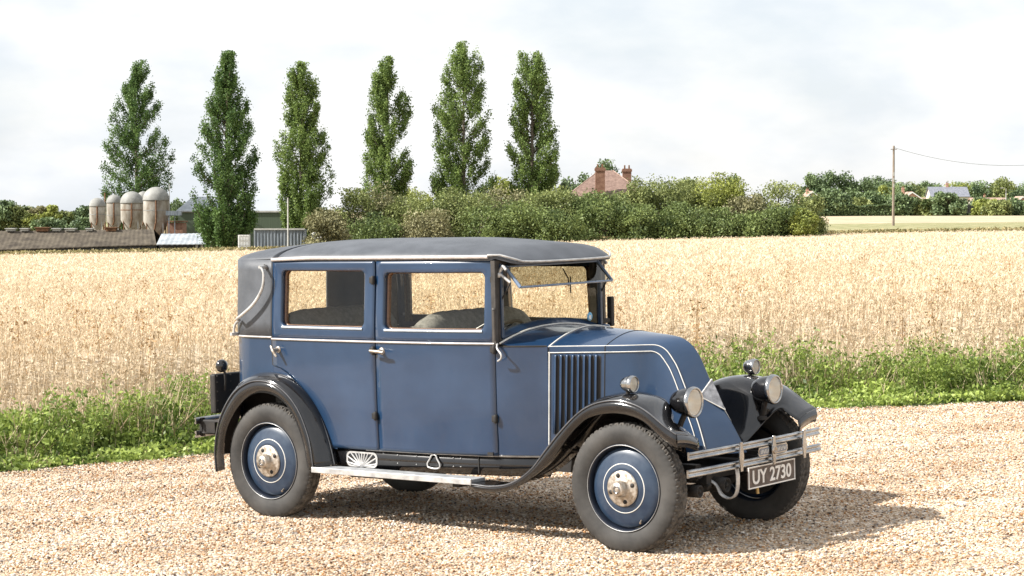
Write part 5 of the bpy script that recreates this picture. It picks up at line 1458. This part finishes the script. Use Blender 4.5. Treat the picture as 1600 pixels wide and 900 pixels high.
def bar(parent, z, ys, xf, mat, name='bumper_bar', sgn=1):
    # pressed bar: two rounded ribs with a dark groove
    rows = []
    for y_ in ys:
        x_ = xf(y_); rows.append([(x_ - sgn * .006, y_, z - .022), (x_ + sgn * .006, y_, z - .021), (x_ + sgn * .013, y_, z - .014), (x_ + sgn * .006, y_, z - .005), (x_ - sgn * .001, y_, z), (x_ + sgn * .006, y_, z + .005), (x_ + sgn * .013, y_, z + .014), (x_ + sgn * .006, y_, z + .021), (x_ - sgn * .006, y_, z + .022)])
    mb = MB(); mb.grid(rows, cv=True)
    for rr in (rows[0], rows[-1]): mb.add(rr, [tuple(range(len(rr)))], False)
    return mb.build(name, mat, parent)


ysb = np.linspace(-.715, .70, 41); xf = lambda y_: 3.128 - .016 * abs(y_ / .7) ** 3
bar(bp_, .556, ysb * .985, xf, CHROME); bar(bp_, .461, ysb, xf, CHROME)
for yc in (-.235, .115, .455):
    mb = MB(); P_ = [(-.058, .578), (-.0, .588)]
    ol = [(-.015, .588), (.015, .588), (.016, .565), (.026, .53), (.030, .508), (.026, .486), (.016, .45), (.015, .425), (-.015, .425), (-.016, .45), (-.026, .486), (-.030, .508), (-.026, .53), (-.016, .565)]
    mb.prism([(yc + u * .8, v) for u, v in ol], lambda u, v, t: (3.148 + t, u, v), 0, .009); mb.build('bumper_clamp', CHROME, bp_, bevel=.002)
mb = MB()
for yc in (-.235,):
    mb.tube(resample([(3.12, yc, .46), (3.128, yc, .38), (3.115, yc, .30), (3.07, yc, .272), (3.02, yc, .29), (2.99, yc, .34), (2.93, yc, .37)], 24), .016, 8, flat=(.020, .006))
mb.build('bumper_iron', ALU, bp_)
# club badge plaques between the bars
for y0, y1 in ((-.035, .085), (.145, .285)):
    mb = MB(); ym = (y0 + y1) / 2; hw_ = (y1 - y0) / 2
    ol = [(-1, -.35), (-.82, -1), (.82, -1), (1, -.35), (1, .35), (.82, 1), (-.82, 1), (-1, .35)]
    mb.prism([(ym + u * hw_, .508 + v * .026) for u, v in ol], lambda u, v, t: (3.136 + t, u, v), 0, .006); b_ = mb.build('badge_plaque', CHROME, bp_)
    MB().prism([(ym + u * hw_ * .85, .508 + v * .018) for u, v in ol], lambda u, v, t: (3.1425 + t, u, v), 0, .001).build('plaque_field', noisy('plaque_enamel', (.12, .14, .18), (.16, .18, .22), 20, 2, rough=.3), b_)
    mb = MB(); r5 = np.random.default_rng(5)
    for k in range(6):    # raised lettering too small to read
        yy_ = ym - hw_ * .62 + k * hw_ * .25; mb.box((3.1445, yy_, .508), (.002, hw_ * .05, .020)); mb.box((3.1445, yy_ + hw_ * .07, .508 + (.008 if k % 2 else -.008)), (.002, hw_ * .12, .004)); mb.box((3.1445, yy_ + hw_ * .07, .508), (.002, hw_ * .1, .003))
    mb.build('plaque_lettering', CREAM, b_)
MB().lathe([(0, .024), (.010, .022), (.011, .012), (.006, .010), (.006, .001)], (3.152, .115, .508), 'x', 20).build('badge_boss', WORN, bp_)
# number plate
np_ = bpy.data.objects.new('number_plate', None); COL.objects.link(np_); np_.parent = car
PXp = 3.085; pm = (-.063 + .447) / 2
MB().box((PXp, pm, .361), (.008, .512, .122)).build('plate', PLATE, np_, bevel=.002)
mb = MB(); yc0, yc1, z0, z1 = -.064, .448, .300, .422
mb.box((PXp + .006, pm, z1 - .003), (.005, .514, .007)).box((PXp + .006, pm, z0 + .003), (.005, .514, .007)).box((PXp + .006, yc0 + .004, .361), (.0045, .007, .110)).box((PXp + .006, yc1 - .004, .361), (.0045, .007, .110)); mb.build('plate_border', WHITE, np_)


def text(s, w, h, mat, name, parent, M):
    cu = bpy.data.curves.new(name, 'FONT'); cu.body = s; cu.align_x = 'LEFT'; cu.size = 1; cu.extrude = .02; cu.offset = .022; cu.resolution_u = 4
    o = bpy.data.objects.new(name, cu); COL.objects.link(o); bpy.context.view_layer.update()
    dg_ = bpy.context.evaluated_depsgraph_get(); me = bpy.data.meshes.new_from_object(o.evaluated_get(dg_)); bpy.data.objects.remove(o)
    co_ = np.array([v.co[:] for v in me.vertices]); lo, hi = co_.min(0), co_.max(0)
    q = (co_ - lo) / (hi - lo); q = q * [w, h, 1]
    for v, p in zip(me.vertices, q): v.co = M(p)
    me.update(); return link(name, me, mat, parent)


text('UY 2730', .425, .082, WHITE, 'plate_characters', np_, lambda p: (PXp + .0045 + .003 * p[2], -.020 + p[0], .320 + p[1]))
# chassis ends, springs, axle
mb = MB()
for s_ in (-1, 1):
    mb.box((1.3, s_ * .36, .42), (3.3, .05, .09)); mb.box((2.85, s_ * .33, .40), (.3, .05, .08))
    mb.tube([(2.96, s_ * .33, .37), (3.0, s_ * .33, .34)], .02, 8)
mb.box((2.5, 0, .40), (.9, .5, .06)); mb.box((-.2, 0, .42), (.9, .6, .1)); mb.build('chassis_frame', UNDER, car)
mb = MB()
for (x_, yc, zc, R) in ((3.0, -.47, .335, .035), (3.0, -.19, .337, .042), (3.0, .47, .335, .035)):
    mb = MB().lathe([(-.05, .001), (-.05, R), (.03, R), (.034, R * .8), (.02, R * .7), (.02, R * .35), (.03, R * .3), (.032, .001)], (x_, yc, zc), 'x', 20)
    mb.build('spring_damper', UNDER, car)
mb = MB(); mb.tube([(2.69, -.60, .36), (2.69, -.35, .27), (2.69, .35, .27), (2.69, .60, .36)], .03, 10); mb.build('front_axle', UNDER, car)
mb = MB(); mb.tube([(0, -.60, .36), (0, .60, .36)], .04, 10); mb.lathe([(-.12, .02), (-.1, .1), (0, .14), (.1, .1), (.12, .02)], (0, 0, .36), 'y', 20); mb.build('rear_axle', UNDER, car)
mb = MB()
for s_ in (-1, 1):
    for k in range(4): mb.tube(resample([(2.25 + k * .06, s_ * .45, .43 - k * .012), (2.69, s_ * .45, .33 - k * .012), (3.02 - k * .06, s_ * .45, .41 - k * .012)], 14), .01, 6, flat=(.025, .006))
    for k in range(4): mb.tube(resample([(-.5 + k * .06, s_ * .45, .43 - k * .012), (0, s_ * .45, .34 - k * .012), (.55 - k * .06, s_ * .45, .43 - k * .012)], 14), .01, 6, flat=(.025, .006))
mb.build('leaf_spring', UNDER, car)
mb = MB(); mb.tube([(2.2, -.50, .52), (2.45, -.50, .50)], .010, 7); mb.box((2.35, -.44, .36), (.10, .06, .09)); mb.tube([(2.2, -.45, .42), (2.4, -.46, .33)], .018, 8); mb.build('steering_linkage', UNDER, car)
MB().tube([(3.045, .10, .295), (3.05, .10, .255)], .010, 8).build('starting_handle', noisy('old_brass', (.35, .22, .07), (.5, .35, .15), 20, 3, rough=.4, metal=.7), car)
mb = MB(); mb.tube([(-.4, .25, .33), (.3, .3, .30), (1.6, .3, .30)], .025, 8); mb.lathe([(.4, .02), (.42, .08), (.85, .08), (.87, .02)], (0, .3, .30), 'x', 16); mb.build('exhaust', DUSTY, car)

# rear: bumper, plate box and lamp
rb = bpy.data.objects.new('rear_bumper', None); COL.objects.link(rb); rb.parent = car
ysr = np.linspace(-.56, .56, 21); xr_ = lambda y_: -.815 + .02 * abs(y_ / .56) ** 3
for z_ in (.562, .474): bar(rb, z_, ysr, xr_, CHROME, sgn=-1)
mb = MB()
for s_ in (-1, 1):
    for z_ in (.555, .48): mb.tube([(-.80, s_ * .50, z_), (-.62, s_ * .46, z_), (-.42, s_ * .40, z_ - .03)], .012, 8, flat=(.02, .012))
    mb.box((-.79, s_ * .50, .518), (.012, .03, .12))
mb.box((-.74, -.50, .518), (.14, .02, .07)); mb.build('bumper_bracket', UNDER, rb)
mb = MB(); mb.box((-.62, -.42, .745), (.05, .30, .255)); pb = mb.build('rear_plate_box', UNDER, car, bevel=.012)
mb = MB(); [mb.lathe([(.0, .006), (.006, .004), (.0062, .0005)], (-.595, y_, z_), 'x', 8) for y_ in (-.55, -.43) for z_ in (.64, .70, .76, .82, .86)]; mb.build('rivet', DUSTY, pb)
MB().tube([(-.60, -.40, .64), (-.45, -.36, .60)], .014, 8).build('plate_bracket', UNDER, pb)
rl = bpy.data.objects.new('rear_lamp', None); COL.objects.link(rl); rl.parent = car; rl.location = (-.575, -.52, .925)
MB().lathe([(-.03, .001), (-.03, .028), (-.018, .040), (.0, .043), (.018, .036), (.03, .018), (.033, .001)], (0, 0, 0), 'x', 28).build('lamp_body', BLACK, rl)
MB().tube([(.02, .0, -.02), (.028, .0, -.10), (.0, .02, -.16)], .008, 8).build('lamp_stem', UNDER, rl)
MB().lathe([(-.0315, .001), (-.0315, .022), (-.034, .018), (-.035, .001)], (0, 0, 0), 'x', 20).build('red_lens', noisy('red_glass', (.35, .01, .01), (.45, .02, .02), 9, 2, rough=.1), rl)
